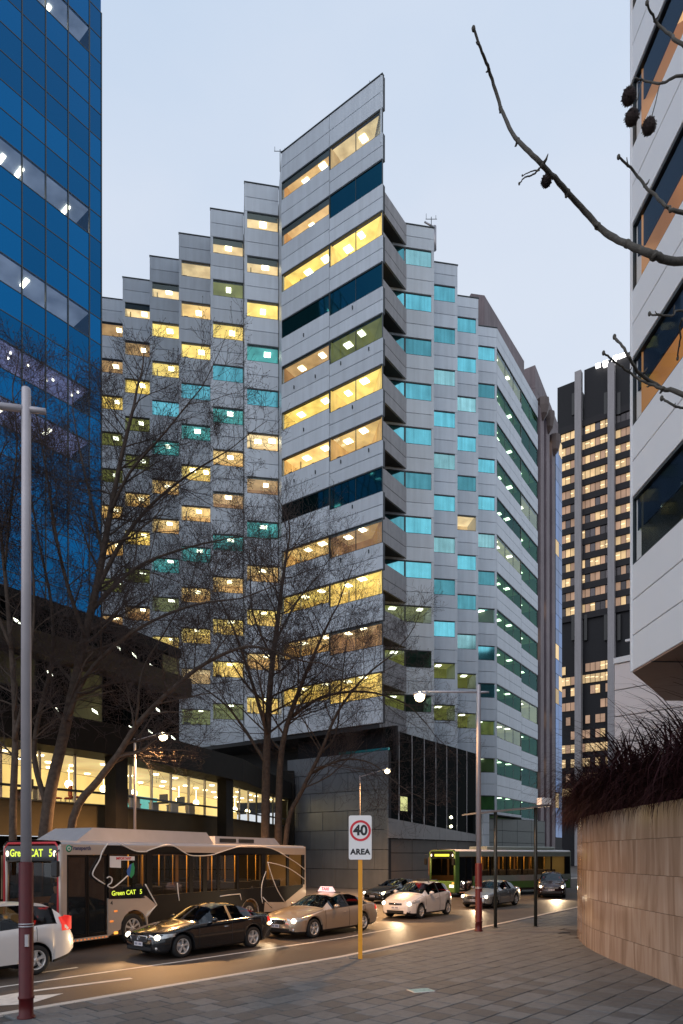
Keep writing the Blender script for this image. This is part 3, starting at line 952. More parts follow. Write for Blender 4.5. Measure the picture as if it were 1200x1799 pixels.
# rows seen through from inside: found from the photograph at the px 155 joint
Yj = bfm.pt(edges[1]).y
lit_z = [EYE+(1502-py)/1200*Yj for py in (404, 572, 745, 845)]
lit_z = [EYE+(1502-py)/1200*Yj for py in (58, 395, 565, 730, 818)]
def rowof(z): return int((z-zoff)/PHT)
lit_rows = {rowof(z): i for i, z in enumerate(lit_z)}
M['blue_room_ceil'] = emat('blue_room_ceiling', (0.34,0.40,0.50), 0.34, namt=0.35, nscale=0.8)  # lit ceiling and back wall painted as a dim glow
M['blue_room_warm'] = emat('blue_room_warm', (0.36,0.34,0.56), 0.28, namt=0.35, nscale=0.8)
M['blue_pane_open'] = glass('blue_pane_clear', (0.80,0.86,0.95), (0.25,0.5,0.9), base=0.05)
for j in range(len(edges)-1):
    a1, a0 = edges[j], edges[j+1]
    for r_ in range(rows):
        z0 = zoff+r_*PHT
        if z0 < BTZ0-3: continue
        w = a1-a0
        lit = r_ in lit_rows and j > 0 and not (lit_rows[r_] == 0 and j > 3)
        key = 'blue_pane_open' if lit else 'blue'
        def mk(): 
            m2 = MB(); m2.quad((0.025,0,0.025),(w-0.025,0,0.025),(w-0.025,0,PHT-0.025),(0.025,0,PHT-0.025)); return m2.mesh('pane', M[key])
        pn = put('pane', cached(('bp', round(w,3), key), mk), bt, bfm.mw(a0, 0, z0))
        if lit:
            which = lit_rows[r_]
            def mk2():
                m2 = MB()
                m2.quad((0,0.1,PHT-0.05),(w,0.1,PHT-0.05),(w,2.4,PHT-0.05),(0,2.4,PHT-0.05),0)
                m2.quad((0,2.4,-0.5),(w,2.4,-0.5),(w,2.4,PHT-0.05),(0,2.4,PHT-0.05),0)
                return m2.mesh('room', M['blue_room_warm'] if which >= 3 else M['blue_room_ceil'])
            mwr = bfm.mw(a0, -0.02, z0)
            put('room', cached(('br', round(w,3), which >= 3), mk2), pn, bfm.mw(a0, 0.0, z0))
            if which != 3 and rnd.random() < 0.75:
                m2 = MB(); x = w*rnd.uniform(0.05,0.5); yy = rnd.uniform(0.5,1.0)
                m2.prism([(x,yy),(x+0.26,yy),(x+0.26,yy+0.9),(x,yy+0.9)], PHT-0.14, PHT-0.07)
                put('lamp', m2.mesh('lamp', M['lamp']), pn, bfm.mw(a0, 0, z0))
            elif which == 3:
                for _ in range(rnd.randrange(1,4)):
                    m2 = MB(); m2.sphere((rnd.uniform(0.2,w-0.2), rnd.uniform(0.4,1.8), PHT-0.12), 0.075, 6, 4)
                    put('lamp', m2.mesh('lamp', M['lamp']), pn, bfm.mw(a0, 0, z0))
for a in edges:
    mb = MB(); bfm.box(mb, a-0.035, a+0.035, -0.1, 0.05, zoff, BTZ1)
    wput('mullion', mb, M['frame'], bt)
mb = MB()
for r_ in range(rows+1):
    bfm.box(mb, 9, 23.96, -0.1, 0.02, zoff+r_*PHT-0.028, zoff+r_*PHT+0.028)
wput('transoms', mb, M['frame'], bt)

# ------------------------------------------------------------------ dark podium building with the lit first-floor room
zs, zh = 5.0, 7.0
F0 = [P(-170,1502,23.6), P(0,1502,27.3), P(187,1502,31.6), P(385,1502,41.4), P(450,1502,48.0), P(516,1502,56.3)]
F0 = [p.xy for p in F0]
pod = thing('podium_building', 'low dark glazed podium with a brightly lit first floor room behind the trees', 'building', (F0[2].x-4, F0[2].y+3, 0))
M['podium_fascia'] = mat('podium_fascia', (0.012,0.011,0.010), 0.6, namt=0.15, spec=0.15)
M['podium_band'] = mat('podium_band', (0.070,0.058,0.034), 0.7, namt=0.15, nscale=1.0, spec=0.2)
M['room_bright'] = emat('bright_room', (1.0,0.74,0.27), 0.80, namt=0.35, nscale=0.35)  # back wall glows in place of the lamplight falling on it
M['room_bright_ceil'] = emat('bright_room_ceiling', (1.0,0.76,0.34), 0.62, namt=0.3, nscale=0.5)
M['podium_dim'] = emat('podium_dim_room', (0.34,0.30,0.12), 0.10, var=0.5, nscale=0.8, namt=0.6, base=(0.01,0.01,0.008))
M['ceil_spot'] = emat('ceiling_spot', (1.0,0.86,0.5), 9)
def offs(p, i, d):
    a = F0[max(0,i-1)]; b = F0[min(len(F0)-1,i+1)]; u = (b-a).normalized(); return p + Vector((-u.y,u.x))*d
OUT = [offs(p,i,-1.6) for i,p in enumerate(F0)]       # canopy edge, towards the street
OUT[-1] = F0[-1] + Vector((0.2,-0.3)); OUT[-2] = F0[-2] + Vector((0.9,-0.3))
INN = [offs(p,i,5.5) for i,p in enumerate(F0)]
mb = MB()
mb.prism([tuple(p) for p in OUT] + [tuple(p) for p in INN[::-1]], 7.15, 8.5)
wput('canopy', mb, M['podium_fascia'], pod)
mb = MB()
mb.prism([tuple(offs(p,i,0.0)) for i,p in enumerate(F0)] + [tuple(offs(p,i,0.35)) for i,p in enumerate(F0)][::-1], 3.55, zs)
wput('sill_band', mb, M['podium_band'], pod)
mb = MB()
mb.prism([tuple(offs(p,i,0.8)) for i,p in enumerate(F0)] + [tuple(offs(p,i,1.1)) for i,p in enumerate(F0)][::-1], 0.1, 3.54)
wput('ground_floor_glazing', mb, M['podium_glass'], pod)
mb = MB()
mb.prism([tuple(offs(p,i,0.36)) for i,p in enumerate(F0)] + [tuple(p) for p in INN[::-1]], zs-0.4, zs-0.05)
wput('room_floor', mb, M['podium_band'], pod)
mb = MB()
i5 = [offs(p,i,5.0) for i,p in enumerate(F0)]
for i in range(len(F0)-1):
    mb.quad((*i5[i],zs-0.1),(*i5[i+1],zs-0.1),(*i5[i+1],7.1),(*i5[i],7.1))
wput('room_back_wall', mb, M['room_bright'], pod)
mb = MB()
for i in range(len(F0)-1):
    mb.quad((*offs(F0[i],i,0.15),7.12),(*offs(F0[i+1],i+1,0.15),7.12),(*i5[i+1],7.12),(*i5[i],7.12))
wput('room_ceiling', mb, M['room_bright_ceil'], pod)
mb = MB()
q0 = F0[3].lerp(F0[2], 0.35); d_ = (F0[3]-F0[2]).normalized(); nn = Vector((-d_.y, d_.x))
mb.quad((*(q0+nn*4.6),zs),(*(F0[3]+nn*4.4),zs),(*(F0[3]+nn*4.4),6.3),(*(q0+nn*4.6),6.3))
wput('room_feature_wall', mb, emat('turquoise_wall', (0.15,0.62,0.62), 0.6), pod)  # room light on this wall put in as emission
# panes, bars, and the hand rail
for i in range(len(F0)-1):
    a, b = F0[i], F0[i+1]; L = (b-a).length; n = max(1, round(L/1.75)); u = (b-a).normalized()
    for k in range(n):
        p, q = a+u*(L*k/n), a+u*(L*(k+1)/n)
        mb = MB(); mb.quad((*p,zs+0.02),(*q,zs+0.02),(*q,7.13),(*p,7.13))
        pn = wput('pane', mb, M['pane_clear'], pod)
        mb = MB(); fr = Frame(p, u); fr.box(mb, -0.045, 0.045, -0.03, 0.08, zs, 7.14)
        wput('glazing_bar', mb, M['steel'] if i < 4 else M['frame'], pn)
    fr = Frame(a, u); mb = MB()
    fr.box(mb, 0, L, 0.10, 0.20, 5.52, 5.62); fr.box(mb, 0, L, -0.02, 0.10, zs, zs+0.06)
    wput('hand_rail', mb, M['frame'], pod)
    # ceiling spots and lamps
    for k in range(int(L/1.5)):
        for d in (0.9, 2.6, 4.2):
            if rnd.random() < 0.35: continue
            c = a+u*(1.5*k+0.7+0.4*rnd.random()) + Vector((-u.y,u.x))*d
            mb = MB(); mb.lathe([(0.16,0),(0.14,-0.05),(0.0,-0.05)], 8, 'z', (c.x,c.y,7.11)); wput('ceiling_light', mb, M['ceil_spot'], pod)
    for k in range(int(L/2.6)):
        c = a+u*(2.6*k+1.2) + Vector((-u.y,u.x))*3.2
        mb = MB(); mb.sphere((c.x,c.y,6.25),0.20,8,6); mb.tube([(c.x,c.y,6.4),(c.x,c.y,7.1)],0.012,4)
        wput('pendant_lamp', mb, M['ceil_spot'], pod)
# columns standing in front of the glass
for px, Y, w in ((195,31.0,0.85),(388,40.2,0.85)):
    c = P(px,1502,Y).xy; u = (F0[3]-F0[2]).normalized(); fr = Frame(c-u*w/2, u); mb = MB()
    fr.box(mb, 0, w, 0.0, w*0.7, 0.1, 7.15)
    wput('column', mb, M['podium_fascia'], pod)
c = P(506,1502,55.0).xy; mb = MB(); mb.box(c.x-0.6,c.x+0.5,c.y-0.3,c.y+0.6,0.1,9.5); wput('column', mb, M['podium_fascia'], pod)
# upper podium: black glass storeys with an olive ledge
ue = P(314,1502,37.2).xy
UP = [F0[0]+Vector((-0.6,0.9)), F0[1]+Vector((-0.6,0.9)), F0[2]+Vector((-0.5,0.8)), ue]
UPB = [p + SN*14 for p in UP]
mb = MB()
mb.prism([tuple(p) for p in UP] + [tuple(p) for p in UPB[::-1]], 8.52, 13.4)
wput('core', mb, M['black'], pod)
mb = MB()
for i in range(3):
    u = (UP[i+1]-UP[i]).normalized(); fr = Frame(UP[i], u); L = (UP[i+1]-UP[i]).length
    fr.box(mb, -0.2, L, 0.12, 0.9, 11.25, 12.2)
wput('ledge', mb, M['podium_band'], pod)
for i in range(3):
    u = (UP[i+1]-UP[i]).normalized(); fr = Frame(UP[i], u); L = (UP[i+1]-UP[i]).length; n = max(2, round(L/1.5))
    for k in range(n):
        for (z0, z1) in ((8.6,9.85),(9.9,11.2),(12.25,13.35)):
            mb = MB(); mb.quad(fr.pt(L*k/n+0.03,0.06,z0), fr.pt(L*(k+1)/n-0.03,0.06,z0), fr.pt(L*(k+1)/n-0.03,0.06,z1), fr.pt(L*k/n+0.03,0.06,z1))
            wput('dark_pane', mb, M['podium_dim'] if rnd.random() < 0.3 else M['podium_glass'], pod)
            if rnd.random() < 0.4:
                a_ = L*(k+rnd.uniform(.2,.7))/n; zc_ = rnd.uniform(z0+.3,z1-.25); mb = MB()
                mb.add([fr.pt(a_,0.075,zc_), fr.pt(a_+0.28,0.075,zc_-0.10), fr.pt(a_+0.36,0.075,zc_-0.24), fr.pt(a_+0.06,0.075,zc_-0.14)], [(0,1,2,3)])
                wput('lit_ceiling_panel', mb, M['lamp_cool'], pod)
mb = MB()
mb.prism([tuple(p-SN*0.25) for p in UP] + [tuple(p) for p in UPB[::-1]], 13.42, 13.9)
wput('roof_edge', mb, M['podium_fascia'], pod)
# chairs and tables upstairs
M['red_seat'] = mat('red_seat', (0.5,0.05,0.02), 0.5)
for j, (px, Y, d) in enumerate(((112,31,2),(140,31.3,2.2),(150,30.6,1.4),(255,35,1.2),(352,40.5,1.6))):
    c = P(px,1502,Y); t = thing('cafe_chair', 'red cafe chair in the lit first floor room, '+['left of the leaning trunk','just left of the dark column','nearest the dark column','right of the first dark column','beside the turquoise wall'][j], 'chair', (c.x-0.8, c.y+0.9, zs-0.05), rz=rnd.uniform(0,6), group='chairs in the lit first floor room')
    mb = MB(); mb.bbox(-0.24,0.24,-0.24,0.24,0.42,0.50); lput('seat', mb, M['red_seat'], t)
    mb = MB(); mb.bbox(-0.24,0.24,0.20,0.26,0.5,0.98); lput('backrest', mb, M['red_seat'], t)
    for sx in (-.2,.2):
        for sy in (-.2,.2):
            mb = MB(); mb.tube([(sx,sy,0),(sx,sy,0.42)],0.018,5); lput('leg', mb, M['steel'], t)
for j, (px, Y) in enumerate(((60,30),(230,34.5),(300,37.5),(330,39.2))):
    c = P(px,1502,Y); t = thing('desk', 'dark desk with a screen in the lit first floor room, '+['at the far left','right of the lamp post','left of the turquoise wall','before the turquoise wall'][j], 'desk', (c.x-0.6, c.y+0.8, zs-0.05), rz=R(-30), group='desks in the lit first floor room')
    mb = MB(); mb.box(-0.8,0.8,-0.4,0.4,0.70,0.74); lput('table_top', mb, M['podium_band'], t)
    mb = MB(); mb.box(-0.3,0.3,-0.03,0.03,0.82,1.2); mb.box(-0.05,0.05,-0.05,0.05,0.74,0.82); lput('screen', mb, M['black'], t)
    for sx in (-.75,.75):
        mb = MB(); mb.box(sx-0.03,sx+0.03,-0.35,0.35,0,0.70); lput('leg', mb, M['steel'], t)

# ------------------------------------------------------------------ dark office tower in the distance
D0 = P(968,1502,168).xy
df = Frame(D0, -A_)
dk = thing('dark_office_tower', 'distant dark tower with two pale concrete fins and rows of lit windows', 'office building', (D0.x+6, D0.y+4, 0))
DW = 34
mb = MB(); df.box(mb, 0, DW, -25, -0.7, 0.1, 106)
wput('core', mb, M['dark'], dk)
WP = 1.16
def dpx(a): q = df.pt(a); return 600+1200*q.x/q.y
def dz(py, a): q = df.pt(a); return EYE+(1502-py)/1200*q.y
# floor heads measured between the fins (px 1046)
am = min((abs(dpx(a*0.1)-1046), a*0.1) for a in range(0,340))[1]
ztop = dz(741, am); zstep = (dz(741, am)-dz(1058, am))/12.05
fins = [min((abs(dpx(a*0.05)-x), a*0.05) for a in range(0,680))[1] for x in (1017, 1075)]
nwin = int(DW/WP)
patt = ['LLLLL__LL_LLLdd__', 'mmLLLLmLLLLLmLLLL', 'LLLmLLLLLLmmmLmLm', 'LLLmLLLmmLLLLmLLL', 'mmLmmLmLmmLmm.mmL', 'mm.mmmm.mmmmmm.mm', '.mLm.mLm.mLLmLLmL', 'mLmLmmmL.mL..m...', 'LLmLmLLm.mLLm.m.m', '.LLm.mLLm.mL.LmmL', '.mL.mm..L.m.L.mLL', 'm.mm.mm.mm.mm.mm.', '.L.L.LLmLmL..mLmL']
wins = []; stuffw = MB()
M['dk_lit'] = emat('far_window_lit', (1.0,0.68,0.34), 0.46, var=0.35, nscale=0.6, namt=0.35)
M['dk_mid'] = emat('far_window_dim', (0.55,0.34,0.22), 0.42, var=0.35, nscale=0.6, namt=0.3)
M['dk_off'] = mat('far_window_off', (0.06,0.052,0.056), 0.2, var=0.35, metal=0.5)
M['dk_bar'] = emat('far_strip_light', (1.0,0.80,0.48), 1.5)
def far_win(k, j, z0, hgt, code, stuff=False):
    a0, a1 = j*WP+0.06, (j+1)*WP-0.06
    mn = {'L':'dk_lit','m':'dk_mid','.':'dk_off','_':'dk_off','d':'dk_off'}[code]
    def mk():
        m2 = MB(); m2.quad((0,0,0),(a1-a0,0,0),(a1-a0,0,hgt),(0,0,hgt)); return m2.mesh('window', M[mn])
    o = put('window', cached(('dw', mn, round(hgt,2)), mk), dk, df.mw(a0, -0.45, z0))
    if code == 'L' and rnd.random() < 0.7:
        m2 = MB(); ww = (a1-a0)*rnd.uniform(0.5,0.95); zz = hgt*rnd.uniform(0.35,0.75)
        m2.box(0, ww, -0.04, 0, zz, zz+0.16)
        put('strip_light', m2.mesh('strip_light', M['dk_bar']), o, df.mw(a0, -0.44, z0))
cnt = 0
for k in range(-1, 13):
    z0 = ztop - k*zstep - 2.0
    for j in range(2, nwin):
        if dpx(j*WP) > 1122: continue
        pr = patt[k % len(patt)]
        c = pr[(j*1 + k*3) % len(pr)] if k >= 0 else ('m' if dpx(j*WP) > 1078 else '.')
        if k == -1 and dpx(j*WP) < 1078: continue
        far_win(k, j, z0, 1.95, c)
    mb = MB(); df.box(mb, 0, DW, -0.68, -0.1, z0-zstep+1.97+0.04, z0-0.04)
    wput('spandrel_band', mb, M['dark_band'], dk)
low = [(1162,'.mLL.Lm.m'), (1182,'LLmLmLLLL'), (1202,'m..mLLm..'), (1228,'.m.m..m.m'), (1254,'m..m.m..m'), (1280,'.mm.Lm.m.'), (1304,'mLmLLmLLL'), (1330,'.LLmLL.LLL'), (1356,'m.mmL.mm.'), (1382,'LLLLmLmLm')]
for py, pr in low:
    z0 = dz(py, am)-2.0
    for j in range(2, nwin):
        if dpx(j*WP) > 1090: continue
        c = pr[(j*2+py) % len(pr)]
        if c == '.' : continue
        far_win(0, j, z0, 1.95, c)
for a in fins:
    mb = MB(); df.box(mb, a-0.75, a+0.75, -0.6, 0.9, 0.1, (dz(655, a) if a == fins[0] else dz(640, a)))
    wput('fin', mb, M['pier'], dk)
# crown
def crown(a0, a1, z1, dd=-0.2):
    mb = MB(); df.box(mb, a0, a1, -14, dd, 105.9, z1); wput('crown_block', mb, M['dark'], dk)
a_l = min((abs(dpx(a*0.05)-978), a*0.05) for a in range(0,680))[1]
a_m = min((abs(dpx(a*0.05)-1026), a*0.05) for a in range(0,680))[1]
crown(a_l, fins[0]-0.7, dz(668, fins[0]-1.5), -0.6); crown(a_m, DW, dz(641, am), -0.25)
mb = MB()
for a in [fins[0]-1.8, fins[0]+1.2, fins[1]-1.8, fins[1]+1.2]:
    for (q0, q1, q2) in ((-0.05 if a > a_m else -0.4, 728, 690), (-0.05, 1125, 1080)):
        mb = MB(); df.box(mb, a, a+0.7, -0.9, q0, dz(q1, a), dz(q2, a)); wput('louvre', mb, M['black'], dk)
M['sign_light'] = emat('roof_floodlight', (1.0,0.97,0.95), 5)
for (px, py, w, h) in ((1051,643,1.0,.7),(1064,640,1.0,1.1),(1079,635,0.9,1.2),(1082,629,0.9,0.7),(1095,625,1.9,.6)):
    a = min((abs(dpx(x*0.05)-px), x*0.05) for x in range(0,680))[1]
    z = dz(py, a); mb = MB(); df.box(mb, a-w/2, a+w/2, -0.2, 0.55, z-h/2, z+h/2); wput('floodlight', mb, M['sign_light'], dk)

# ------------------------------------------------------------------ white panelled building on the right
we = Vector((7.95, 18.7))
wb = thing('white_panel_building', 'white panelled office building overhanging on the right with warm lit rooms', 'office building', (we.x+4, we.y-2, 0))
WU = Vector((0.030, -1.0)).normalized()               # towards the camera
# u must have its outward normal (towards -x) on the right: run away from the camera
wf = Frame(we, WU)
WL = 9.9
def wz(py): return EYE+(1502-py)/1200*we.y
heads = [wz(875)+0.0, wz(631), wz(395), wz(143), wz(143)+3.75, wz(143)+7.5]
hw = 1.84
segs = [0, 3.3, 6.6, WL]
M['room_amber_w'] = ROOM['warm'][0]
ROOM['office'] = (emat('office_ceiling_warm', (1.0,0.62,0.27), 0.85, namt=0.25, nscale=0.5), emat('office_wall_warm', (0.75,0.36,0.12), 0.32, namt=0.4, nscale=0.6))  # warm lamplight put into the ceiling and wall emission
for i in range(6):
    zt = heads[i]; zb = zt-hw
    z1 = heads[i+1]-hw if i < 5 else zt+2.0
    for a, b in zip(segs[:-1], segs[1:]):
        panel(wb, wf, a, b, zt, (zt+z1)/2, 'white_panel', name='panel', g=0.012)
        panel(wb, wf, a, b, (zt+z1)/2, z1, 'white_panel', name='panel', g=0.012)
        w = b-a
        win = put('window', frame_mesh(w, hw, dep=0.14, bar=0.03), wb, wf.mw(a, -0.02, zb))
        put('pane', pane_mesh(w, hw, 'pane_soft'), win, wf.mw(a, -0.08, zb))
        poly = ((0.0,0.08),(0.0,4.0),(w,4.0),(w,0.08)) if a > 0 else ((0.35,0.08),(2.2,2.4),(2.2,4.0),(w,4.0),(w,0.08))
        key = 'office' if i > 0 else 'dark'
        put('room', room_mesh(poly, hw, key, up=0.5), win, wf.mw(a, -0.02, zb))
        mb = MB(); mb.box(0.03, w-0.03, 0.12, 0.16, hw*0.50, hw-0.04)
        put('blind', mb.mesh('blind', M['navy_blind'] if 'navy_blind' in M else M.setdefault('navy_blind', mat('navy_blind', (0.010,0.024,0.050), 0.5, spec=0.2))), win, wf.mw(a, -0.02, zb))
        for q in range(2):
            mb = MB(); mb.box(-0.5,0.5,-0.07,0.07,-0.05,0)
            put('ceiling_light', mb.mesh('ceiling_light', M['lamp']), win, wf.mw(a+w*(0.3+0.4*q), -1.1-0.9*q-0.02, zb+hw+0.48))
zz = [7.77, 8.74, 9.70, heads[0]-hw]
for a, b in zip(segs[:-1], segs[1:]):
    for z0, z1 in zip(zz[:-1], zz[1:]): panel(wb, wf, a, b, z0, z1, 'white_panel', name='panel', g=0.012)
mb = MB()
for i in range(6):
    zt = heads[i]; z1 = heads[i+1]-hw if i < 5 else zt+2.0
    wf.box(mb, 0.02, WL, -0.35, -0.125, zt, z1)
wf.box(mb, 0.02, WL, -0.35, -0.125, 7.8, heads[0]-hw)
wput('backing', mb, M['joint'], wb)
mb = MB(); mb.box(-0.03, 0.05, -0.02, 0.3, 0, 40-7.77); put('corner_trim', mb.mesh('corner_trim', M['white_panel']), wb, wf.mw(-0.04, 0.0, 7.77))
# soffit and the rest of the mass
w2 = P(1170,1502,22.1).xy; 
fp = [tuple(we-WU*0.0+Vector((0.03,0.02))), tuple(w2), (18, 22.4), (18, 8.8), tuple(wf.pt(WL,-0.02)[:2])]
mb = MB(); mb.prism(fp, 7.74, 7.80)
wput('soffit', mb, M['soffit'], wb)
mb = MB(); mb.prism([(we.x+0.42,we.y-0.35), (w2.x-0.1,w2.y-0.05), (18,22.3), (18,8.9), (we.x+0.7,8.9)], 7.81, 8.0)
mb.prism([(we.x+4.6,we.y-0.4), (w2.x+3,w2.y-0.1), (18,22.3), (18,8.9), (we.x+4.9,8.9)], 7.81, 40)
wput('core', mb, M['dark'], wb)
mb = MB(); mb.prism([(20,22.6),(30.5,58),(52,58),(52,9),(20,9)], 0.1, 31); wput('unseen_sky_blocker', mb, M['dark'], wb)  # unseen mass added to block sky and darken the stepped tower's right flank
ff = Frame(w2, (we-w2)); mb = MB()
u = (we-w2); fr = Frame(w2, -(-u)); 
q = MB(); q.prism([tuple(w2), tuple(w2+Vector((0.15,-0.2))), tuple(we+Vector((0.25,-0.15))), tuple(we+Vector((0.06,0.03)))], 7.8, 40)
wput('far_wall', q, M['white_panel'], wb)
mb = MB(); mb.prism([(we.x+0.9,16.6),(we.x+0.95,16.55),(13,21.9),(12.9,21.9)], 7.72, 7.742); mb.prism([(we.x+0.02,17.6),(we.x+0.02,17.57),(14,17.9),(14,17.95)], 7.72, 7.741)
wput('soffit_joint', mb, M['joint'], wb)

# lower white block beyond
le = P(1079,1502,33.0).xy
lb = thing('low_white_block', 'low pinkish white panelled block with a glass balustrade behind the planter', 'building', (le.x+3, le.y+1, 0))
LD = Vector((1150,-1200)).normalized()
lf = Frame(le, LD)
LZ = EYE+(1502-1157)/1200*le.y
M['pink_panel'] = mat('pale_panel', (0.80,0.73,0.73), 0.45, namt=0.03, nscale=0.7)
n = 9
for i in range(n):
    z1 = LZ-0.28-i*1.27; z0 = max(0.1, z1-1.27)
    for a0, a1 in ((0,6.2),(6.2,12.4)):
        panel(lb, lf, a0, a1, z0, z1, 'pink_panel', name='panel', g=0.02)
mb = MB(); lf.box(mb, 0, 12.4, -0.4, 0.08, LZ-0.27, LZ); wput('coping', mb, M['white_panel'], lb)
mb = MB(); lf.box(mb, 0.02, 12.4, -6, -0.125, 0.1, LZ-0.3); wput('core', mb, M['joint'], lb)
gb = thing('glass_balustrade', 'small green glass balustrade with white rail on the low white block', 'balustrade', (*lf.pt(1.2,-0.6)[:2], LZ))
bfm2 = Frame(lf.pt(0.6,-0.5)[:2], LD)
for k in range(4):
    mb = MB(); bfm2.box(mb, k*0.9+0.02, k*0.9+0.88, -0.02, 0.0, LZ+0.04, LZ+0.82)
    wput('pane', mb, M['teal_dark'], gb)
mb = MB(); bfm2.box(mb, -0.25, 4.0, -0.08, 0.08, LZ+0.83, LZ+0.93); wput('rail', mb, M['white_panel'], gb)
mb = MB()
for k in range(5): bfm2.box(mb, k*0.9-0.02, k*0.9+0.02, -0.03, 0.01, LZ, LZ+0.83)
wput('posts', mb, M['steel'], gb)
# ------------------------------------------------------------------ curved stone planter with purple grass
def catmull(pts, n):
    out = []
    for i in range(len(pts)-1):
        p0 = pts[max(0,i-1)]; p1 = pts[i]; p2 = pts[i+1]; p3 = pts[min(len(pts)-1,i+2)]
        for k in range(n):
            t = k/n
            out.append(0.5*((2*p1)+(p2-p0)*t+(2*p0-5*p1+4*p2-p3)*t*t+(3*p1-p0-3*p2+p3)*t*t*t))
    out.append(pts[-1].copy()); return out
wp = [Vector(p) for p in ((7.6,4.5),(6.95,8.5),(6.66,11.5),(6.63,13.4),(6.67,16.0),(6.83,18.6),(7.27,20.9),(8.0,23.0),(9.2,24.5),(11.0,25.3),(13.5,25.6))]
wc = catmull(wp, 14)
arc = [0.0]
for a, b in zip(wc[:-1], wc[1:]): arc.append(arc[-1]+(b-a).length)
def wat(s):
    s = max(0.0, min(arc[-1]-1e-4, s)); i = 0
    lo, hi = 0, len(arc)-1
    while hi-lo > 1:
        m = (lo+hi)//2
        if arc[m] <= s: lo = m
        else: hi = m
    t = (s-arc[lo])/max(1e-9, arc[lo+1]-arc[lo]); return wc[lo].lerp(wc[lo+1], t)
def wnorm(s):
    d = (wat(s+0.05)-wat(s-0.05)).normalized(); return Vector((-d.y, d.x))   # outward (street side, -x)
M['marble'] = None
def marble():
    m, n, l, out = _nt('travertine')
    b = n.new('ShaderNodeBsdfPrincipled'); b.inputs['Roughness'].default_value = 0.16
    l.new(b.outputs[0], out.inputs[0])
    geo = n.new('ShaderNodeNewGeometry'); oi = n.new('ShaderNodeObjectInfo')
    mp = n.new('ShaderNodeMapping'); mp.inputs['Scale'].default_value = (1.0, 1.0, 0.16)
    ad = n.new('ShaderNodeVectorMath'); ad.operation = 'ADD'
    sc = n.new('ShaderNodeVectorMath'); sc.operation = 'SCALE'
    cb = n.new('ShaderNodeCombineXYZ'); 
    for i in range(3): l.new(oi.outputs['Random'], cb.inputs[i])
    l.new(cb.outputs[0], sc.inputs[0]); sc.inputs['Scale'].default_value = 1.2
    l.new(geo.outputs['Position'], mp.inputs[0]); l.new(mp.outputs[0], ad.inputs[0]); l.new(sc.outputs[0], ad.inputs[1])
    t1 = n.new('ShaderNodeTexNoise'); t1.inputs['Scale'].default_value = 2.0; t1.inputs['Detail'].default_value = 9; t1.inputs['Distortion'].default_value = 1.6
    l.new(ad.outputs[0], t1.inputs['Vector'])
    rp = n.new('ShaderNodeValToRGB'); e = rp.color_ramp.elements
    e[0].position = 0.25; e[0].color = (0.24,0.155,0.105,1); e[1].position = 0.80; e[1].color = (0.54,0.43,0.345,1)
    k = e.new(0.5); k.color = (0.385,0.265,0.190,1)
    l.new(t1.outputs[0], rp.inputs[0])
    mr = n.new('ShaderNodeMapRange'); l.new(oi.outputs['Random'], mr.inputs[0]); mr.inputs[3].default_value = 0.95; mr.inputs[4].default_value = 1.05
    mm = n.new('ShaderNodeMix'); mm.data_type = 'RGBA'; mm.blend_type = 'MULTIPLY'; mm.inputs[0].default_value = 1
    l.new(rp.outputs[0], mm.inputs[6]); l.new(mr.outputs[0], mm.inputs[7]); l.new(mm.outputs[2], b.inputs['Base Color'])
    bp = n.new('ShaderNodeBump'); bp.inputs['Strength'].default_value = 0.08; l.new(t1.outputs[0], bp.inputs['Height']); l.new(bp.outputs[0], b.inputs['Normal'])
    return m
M['marble'] = marble()
WTOP = 3.85
pl = thing('stone_planter', 'curved tan veined stone planter wall at the right of the pavement', 'planter', (8.2, 16, PAV))
zs_ = [PAV-0.02, 0.755, 1.54, 2.32, 3.10, WTOP]
for r_ in range(5):
    s = 0.0 if r_ % 2 == 0 else 0.85; s0 = 0.0; cuts = [0.0]
    while s < arc[-1]:
        if s > 0.3: cuts.append(s)
        s += 3.3
    cuts.append(arc[-1])
    for a, b in zip(cuts[:-1], cuts[1:]):
        if wat(b).y < 8.5: continue
        mb = MB(); n = 4; dd = rnd.uniform(-0.003, 0.003)
        a2, b2 = a+0.004, b-0.004
        out_ = [wat(a2+(b2-a2)*k/n)+wnorm(a2+(b2-a2)*k/n)*dd for k in range(n+1)]
        inn = [wat(a2+(b2-a2)*k/n)-wnorm(a2+(b2-a2)*k/n)*0.06 for k in range(n+1)]
        mb.prism([tuple(p) for p in out_]+[tuple(p) for p in inn[::-1]], zs_[r_]+0.004, zs_[r_+1]-0.004)
        wput('stone_panel', mb, M['marble'], pl)
mb = MB(); n = 60
inn = [wat(arc[-1]*k/n)-wnorm(arc[-1]*k/n)*0.062 for k in range(n+1)]
mb.prism([tuple(p) for p in inn] + [(13.5,4.5)], 0.1, WTOP-0.25)
wput('fill', mb, mat('soil_dark', (0.03,0.025,0.02), 0.9), pl)

